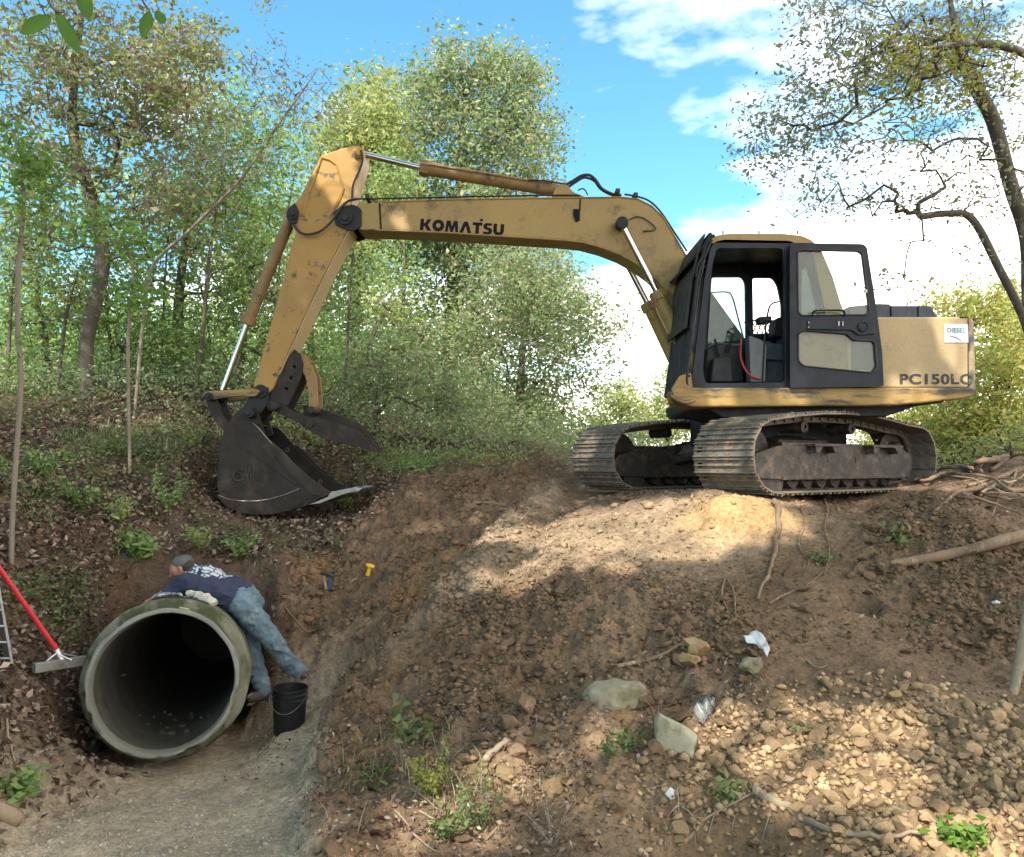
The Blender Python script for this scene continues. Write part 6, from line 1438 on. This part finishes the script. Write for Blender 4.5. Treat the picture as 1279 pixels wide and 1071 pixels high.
cover('undergrowth', 'dry growth at the edge of the bench beyond the tracks', 500, (2.5, 11, 13, 17), lambda z, x, y: .7 + 0 * x, 105, .4, .06, M['lf_yellow'], 12)
def blades(name, label, X, Y, Z, hgt, w, mt, seed, kind='stuff', cat='grass', lean=.5):
    rr_ = np.random.default_rng(seed); n = len(X); a = rr_.uniform(0, 6.283, n); h = hgt * rr_.uniform(.5, 1.2, n); b = np.stack([X, Y, Z - .01], -1)
    d = np.stack([np.cos(a) * lean * h * rr_.uniform(.2, 1, n), np.sin(a) * lean * h * rr_.uniform(.2, 1, n), h], -1); s = np.stack([-np.sin(a), np.cos(a), 0 * a], -1) * w
    m1 = b + d * np.array([.35, .35, .6]); t = b + d; V = np.stack([b - s, b + s, m1 + s * .8, t, m1 - s * .8], 1).reshape(-1, 3)
    i = np.arange(n)[:, None] * 5; Fa = np.concatenate([i + np.array([[0, 1, 2]]), i + np.array([[0, 2, 4]]), i + np.array([[4, 2, 3]])], 0)
    o = link(name, tri_mesh(name, V, Fa), mt); tag(o, label, cat, kind=kind); return o
X, Y, Z = scatter(1500, -2.3, .1, 10.3, 12.5, lambda z, x, y: blob(x, y, *pxy(515, 582, 11.3), .6, .5, .5), 111); blades('grass', 'bright green grass on the bank above the digging', X, Y, Z, .15, .004, M['lf_grass'], 112)
X, Y, Z = scatter(2200, -6.5, 0, 6.5, 11, lambda z, x, y: z['litter'] * (1 - blob(x, y, -2.7, 9.6, 1.3, 1.2, .3)) * np.clip(patch(x, y, 9) * 3, 0, 1), 113); blades('grass', 'thin straggling grass on the leafy bank', X, Y, Z, .22, .0035, M['lf_grass'], 114, lean=1.)

# individual weeds
def weed(px, py, label, h, nst, ls, mt, seed, spread=.5, group=None, cat='weed', name='weed', aspect=.5, per=4):
    p = G(px, py); r_ = np.random.default_rng(seed); root = empty(name, p, label, cat, group); mb = MB(); C = []
    for k in range(nst):
        a = r_.uniform(0, 6.28); l = h * r_.uniform(.55, 1.1); e = p + Vector((math.cos(a) * l * spread, math.sin(a) * l * spread, l)); c = curve_pts([p, p.lerp(e, .5) + Vector((0, 0, l * .12)), e], 4); mb.tube(c, [.004 * (1 - i / (len(c) + 2)) for i in range(len(c))], 4)
        for q in c[2:]:
            for _ in range(per): C.append(np.array(q) + r_.normal(size=3) * ls * .55)
    mb.build('stem', M['bark_pale'] if 'dry' in label else M['lf_green'], root); C = np.array(C)
    link('foliage', leaves_mesh('foliage', C, r_.uniform(.6, 1.2, len(C)) * ls, seed, up=1.0, aspect=aspect), mt, root); return root
GW = 'weeds sprouting on the dug slope'
WM = M['lf_weed']
weed(790, 940, 'leafy green weed beside the pale green slab', .12, 6, .05, WM, 1, .9, GW, per=2)
weed(762, 945, 'smaller green weed left of the one beside the slab', .09, 5, .045, WM, 2, .9, GW, per=2)
weed(1207, 1066, 'bright green sprout at the edge of the stones', .10, 7, .055, M['lf_fresh'], 3, .8, GW)
weed(555, 1052, 'bushy green seedling in front of the dark root mat', .16, 9, .05, WM, 4, .7, GW, per=2)
weed(540, 1000, 'yellowish tuft of straggling stems above the green seedling', .24, 12, .035, M['lf_yellow'], 5, .6, GW)
weed(512, 930, 'drooping green vine spray on the ridge below the pale track', .20, 7, .07, WM, 6, .8, GW, per=2)
weed(470, 985, 'dull green broad leaf weed at the edge of the gravel bed', .12, 5, .06, WM, 7, .8, GW, per=2)
weed(1125, 680, 'dark green torn plant lying on the slope under the rear of the track', .10, 6, .08, WM, 8, 1., GW, per=2)
weed(1022, 705, 'dull green leaf cluster by the crooked thin root', .08, 5, .06, WM, 9, 1., GW, per=2)
weed(912, 1000, 'small green weed on the lip of the dark hollow', .12, 5, .055, WM, 10, .8, GW, per=2)
weed(1000, 922, 'single dark leaf sprout between stones and bare soil', .05, 3, .05, WM, 11, 1., GW, per=2)
weed(600, 1040, 'dry reedy weed with bent stems in front of the sunlit soil', .26, 12, .03, M['lf_grass'], 12, .6, GW)
weed(690, 1060, 'dry root-like weed at the very front edge of the slope', .2, 10, .025, M['lf_litter'], 13, .9, GW, per=2)
GB = 'leafy plants on the bank behind the pipe'
for i, (a, b, t, h) in enumerate([(150, 655, 'broad leaf plant on the bank right of the sapling stem', .30), (210, 640, 'arching green plant beneath the heel of the bucket', .4), (105, 640, 'low spreading plant close to the sapling stem', .25), (250, 690, 'grassy plant just above the cap of the man', .25), (300, 700, 'green sprig between the man and the bucket of the machine', .25), (175, 700, 'large leafed seedling left of the cap of the man', .25), (430, 640, 'white speckled plant under the cutting edge', .2), (330, 500, 'tall weed below the bucket cylinder rod', .5), (60, 600, 'yellowish plant at the left end of the bank', .3), (240, 560, 'weed on the middle of the bank left of the bucket', .35), (395, 560, 'weed under the thumb', .3), (20, 1000, 'dull green weed beside the broken log', .14)]):
    weed(a, b, t, h, 7, .06 if i != 5 else .1, M['lf_green'] if i % 3 else M['lf_pale'], 30 + i, .7, GB)
X, Y, Z = world_pick(3400, -1.3, 1.6, 3.2, 5.6, lambda z, x, y: (1 - z['bed']) * (1 - z['stone']) * (.3 + .7 * (fbm(x * 2, y * 2, 3, 15) > 0)), 95)
C = np.stack([X, Y, Z + .01 + np.abs(np.random.default_rng(2).normal(size=len(X))) * .014], -1)
o = link('fallen_leaves', leaves_mesh('fallen_leaves', C, np.random.default_rng(3).uniform(.015, .05, len(C)), 96, up=1.2, aspect=.45, curl=.3), M['lf_litter']); tag(o, 'leaf scraps and chips in the churned soil between gravel bed and stones', 'leaves', kind='stuff')
X, Y, Z = world_pick(420, -1.1, .9, 3.3, 5.2, lambda z, x, y: (1 - z['bed']) * (1 - z['stone']) * (fbm(x * 2.2, y * 2.2, 3, 16) > .12), 97); blades('grass', 'straw coloured stems sprouting from the churned soil', X, Y, Z, .13, .0022, leafmat('straw', [(.30, .26, .14), (.22, .18, .10), (.20, .24, .08), (.36, .33, .19)], .3), 98, lean=1.1)
# dry stems and roots hanging over the front hollow
for i in range(9):
    x = 840 + i * 17; stick('root', [G(x + random.uniform(-10, 10), 1010 + random.uniform(-6, 6), .02), G(x + random.uniform(-12, 12), 1035, .05), G(x + random.uniform(-16, 16), 1068, .03)], .005, M['driftwood'] if i % 2 else M['root'], 'thin dry rootlet hanging over the dark hollow at the front', 'root', 'thin rootlets hanging over the front hollow')

# ------------------------------------------------------------------ trees outside the picture: they cast the dappled shade
SUN_EL, SUN_AZ = 47, 205
SV = np.array([math.sin(R(SUN_AZ)) * math.cos(R(SUN_EL)), math.cos(R(SUN_AZ)) * math.cos(R(SUN_EL)), math.sin(R(SUN_EL))])
LIT = [(930, 645, 70, 36), (800, 662, 100, 32), (720, 690, 60, 30), (640, 700, 34, 60), (1030, 945, 105, 60), (930, 900, 60, 26), (660, 975, 70, 26), (835, 890, 30, 26), (560, 1030, 60, 26), (1210, 1050, 60, 22), (890, 560, 26, 40), (735, 570, 22, 30), (770, 915, 30, 20), (1170, 600, 50, 14)]
LITW = []
for a, b, rx, ry in LIT:
    if (a, b) == (890, 560): LITW.append((P(a, b, 8.0), rx / F * 8.0)); continue
    if (a, b) == (735, 570): LITW.append((P(a, b, 10.2), rx / F * 10.2)); continue
    for q in np.linspace(-.75, .75, 4):
        for s in (-.5, .5):
            g = G(a + q * rx, b + s * ry); LITW.append((g, max(rx, ry) * .38 / F * g.y))
for a, b, d, r_ in ((418, 212, 9.85, .26), (500, 280, 9.83, .08), (900, 497, 8.75, .14), (990, 490, 8.75, .12)): LITW.append((P(a, b, d), r_))
def shade_tree(name, trunk, spots, seed, label):
    tree(name, label, trunk, None, 0, 34, .34, .17, M['lf_olive'], M['bark'], .22, seed, 'trees around the viewer', tips=spots, keep=lambda C: keep_lit(C), aspect=.7, drop=.2)
def keep_lit(C):
    k = np.ones(len(C), bool)
    for g, rad in LITW:
        v = np.array(g)[None] - C; t = v @ SV; d = np.linalg.norm(v - t[:, None] * SV, axis=1); k &= ~((d < rad + .05) & (t < 0))
    return k
r = np.random.default_rng(5); T_ = []
while len(T_) < 1650:
    x, y = r.uniform(-7.5, 8.5), r.uniform(2.5, 14.5); zt_ = r.choice([-1.2, -.5, .5, 2.2, 3.4], p=[.28, .17, .15, .2, .2])
    if y > 11.5 and zt_ < 0 and x < 0: continue
    zc = r.uniform(8.3, 12.5); t = (zc - zt_) / SV[2]; p = np.array([x, y, zt_]) + SV * t
    if p[2] < .66 * p[1] + .9: continue
    T_.append(p)
while len(T_) < 2250:
    p = np.array([r.uniform(-3.6, 5.8), 9.6, r.uniform(.3, 3.8)]); zc = r.uniform(8.5, 12.5); p = p + SV * ((zc - p[2]) / SV[2])
    if p[2] > .66 * p[1] + .9: T_.append(p)
while len(T_) < 2950:
    p = np.array([r.uniform(-1.5, 6.0), r.uniform(3.4, 8.4), -1.0]) if len(T_) % 3 else np.array([r.uniform(-4.5, -.5), r.uniform(3.4, 9), -1.3]); zc = r.uniform(8.5, 12.5); p = p + SV * ((zc - p[2]) / SV[2])
    if p[2] > .66 * p[1] + .9: T_.append(p)
T_ = np.array(T_)
TR = [(-7.5, 1.0), (-3.5, -5.0), (3.2, -4.5), (7.5, 2.0), (-9.5, -4.0)]
own = np.argmin([np.hypot(T_[:, 0] - a, T_[:, 1] - b) for a, b in TR], 0)
NM = ['tall tree standing beside the ditch outside the view', 'tall tree behind the viewer shading the ditch', 'tall tree behind the viewer shading the slope', 'tall tree beside the slope shading the machine', 'broad tree farther behind the viewer']
for i, (a, b) in enumerate(TR):
    sp = T_[own == i]
    if len(sp) < 5: continue
    z0 = ground_z(a, b); c = sp.mean(0)
    shade_tree('shade_tree', [Vector((a, b, z0 - .2)), Vector((a + .2, b + .1, z0 + 3)), Vector((a * .85 + c[0] * .15, b * .85 + c[1] * .15, 5)), Vector((a * .6 + c[0] * .4, b * .6 + c[1] * .4, 8)), Vector((c[0], c[1], 10))], sp, 60 + i, NM[i])
# near twig with large leaves hanging into the top of the view
def big_leaf(name, a, b, w, nrm, mt, parent):
    a, b = Vector(a), Vector(b); d = (b - a); s = d.cross(Vector(nrm)).normalized(); n = s.cross(d).normalized(); vs = []; k = 9
    for i in range(k):
        t = i / (k - 1); ww = w * math.sin(math.pi * min(1, t * .96 + .02)) ** .75 * (1 - .25 * t); c = a + d * t - n * .06 * d.length * math.sin(math.pi * t)
        vs += [c + s * ww + n * ww * .3, c, c - s * ww + n * ww * .3]
    fs = []
    for i in range(k - 1):
        for j in (0, 1): fs.append((i * 3 + j, i * 3 + j + 1, i * 3 + 4 + j, i * 3 + 3 + j))
    me = bpy.data.meshes.new(name); me.from_pydata(vs, [], fs); me.update(); o = link(name, me, mt, parent, smooth=True)
    sm = o.modifiers.new('thick', 'SOLIDIFY'); sm.thickness = .0008; return o
tw = empty('hanging_branch', P(60, -120, 2.7), 'near twig with large fresh green leaves hanging in at the top of the view', 'branch')
mb = MB(); mb.tube(curve_pts([P(-60, -260, 2.6), P(30, -80, 2.7), P(62, 4, 2.75), P(80, 14, 2.8)]), .006, 6); mb.tube(curve_pts([P(30, -80, 2.7), P(130, -60, 2.9), P(185, 12, 3.1)]), .004, 6); mb.tube(curve_pts([P(30, -80, 2.7), P(105, -30, 2.8)]), .004, 6)
mb.build('twig', M['bark'], tw)
for q in (((62, 20), (28, 44), .045), ((70, 14), (100, 68), .028), ((100, -15), (112, 26), .03), ((186, 14), (178, 48), .026), ((195, 14), (206, 30), .02)):
    big_leaf('leaf', P(*q[0], 2.78), P(*q[1], 2.72), q[2], (.1, -1, .35), M['lf_fresh'], tw)
tw2 = empty('hanging_branch', P(330, -60, 5.2), 'tiny dark leaf tuft dangling at the top edge of the sky', 'branch')
mb = MB(); mb.tube([P(310, -160, 5.2), P(326, -30, 5.2), P(333, 4, 5.2)], .004, 5); mb.build('twig', M['bark'], tw2)
r = np.random.default_rng(3); C = np.array([np.array(P(333 + r.normal() * 7, 6 + r.normal() * 7, 5.2 + r.normal() * .05)) for _ in range(30)]); link('foliage', leaves_mesh('foliage', C, r.uniform(.03, .06, 30), 4, droop=.8, aspect=.35), M['lf_dark'], tw2)
# ------------------------------------------------------------------ light
w = bpy.data.worlds.new('World'); SC.world = w; w.use_nodes = True; nt = w.node_tree; nt.nodes.clear()
out = nt.nodes.new('ShaderNodeOutputWorld'); bg = N(nt, 'Background', Strength=.15)
sky = nt.nodes.new('ShaderNodeTexSky'); sky.sky_type = 'NISHITA'; sky.sun_disc = False
SUN_EL, SUN_AZ = 47, 205        # azimuth clockwise from +y: behind the camera and to its left
sky.sun_elevation = R(SUN_EL); sky.sun_rotation = R(SUN_AZ); sky.air_density = 1.2; sky.dust_density = 1.0; sky.ozone_density = 1.5
tc = nt.nodes.new('ShaderNodeTexCoord')
sep = N(nt, 'SeparateXYZ'); L(nt, tc.outputs['Generated'], sep.inputs[0])
mp = N(nt, 'Mapping'); mp.inputs['Scale'].default_value = (1, 1, 2.6); mp.inputs['Location'].default_value = (3.1, .4, .2); L(nt, tc.outputs['Generated'], mp.inputs[0])
n1 = noise(nt, mp.outputs[0], 2.6, 9, .56)
# clouds thicken low in the sky, most of all towards the right
def mth(op, a, b=None, c=None):
    m = nt.nodes.new('ShaderNodeMath'); m.operation = op
    for i, x in enumerate((a, b, c)):
        if x is None: continue
        if isinstance(x, bpy.types.NodeSocket): L(nt, x, m.inputs[i])
        else: m.inputs[i].default_value = x
    return m.outputs[0]
lowness = ramp(nt, mth('ADD', sep.outputs['Z'], mth('MULTIPLY', sep.outputs['X'], -.32)), [(.0, 1.), (.27, .0)])
right = ramp(nt, sep.outputs['X'], [(.22, 0.), (.55, 1.)])
back = ramp(nt, sep.outputs['Y'], [(-.6, 1.), (.1, 0.)])  # unseen cloud cover added behind the camera as neutral fill light
cl = mth('ADD', n1, mth('ADD', mth('MULTIPLY', lowness, .34), mth('ADD', mth('MULTIPLY', right, .22), mth('MULTIPLY', back, .12))))
dv = nt.nodes.new('ShaderNodeVectorMath'); dv.operation = 'DISTANCE'; L(nt, tc.outputs['Generated'], dv.inputs[0]); dv.inputs[1].default_value = (.19, .85, .49)
wisp = ramp(nt, dv.outputs['Value'], [(.03, 1.), (.22, 0.)])
cl = mth('ADD', cl, mth('MULTIPLY', wisp, .045))
cf = ramp(nt, cl, [(.55, 0.), (.80, 1.)])
skc = mixc(nt, 1., sky.outputs[0], (.44, .78, .84), 'MULTIPLY')
c = mixc(nt, cf, skc, (10.2, 9.6, 8.8))
L(nt, c, bg.inputs[0]); L(nt, bg.outputs[0], out.inputs[0])
sd = bpy.data.lights.new('sun', 'SUN'); sd.energy = 4.0; sd.angle = R(.5); sd.color = (1, .93, .82)
so = bpy.data.objects.new('sun', sd); COL.objects.link(so)
SUNV = Vector((math.sin(R(SUN_AZ)) * math.cos(R(SUN_EL)), math.cos(R(SUN_AZ)) * math.cos(R(SUN_EL)), math.sin(R(SUN_EL))))
so.rotation_euler = SUNV.to_track_quat('Z', 'Y').to_euler(); so.location = SUNV * 30
SC.view_settings.view_transform = 'Standard'; SC.view_settings.look = 'None'; SC.view_settings.exposure = 1.3; SC.view_settings.gamma = 1
SC.render.engine = 'CYCLES'; SC.cycles.max_bounces = 5; SC.cycles.diffuse_bounces = 3; SC.cycles.glossy_bounces = 2; SC.cycles.transmission_bounces = 3; SC.cycles.transparent_max_bounces = 12; SC.cycles.use_denoising = True
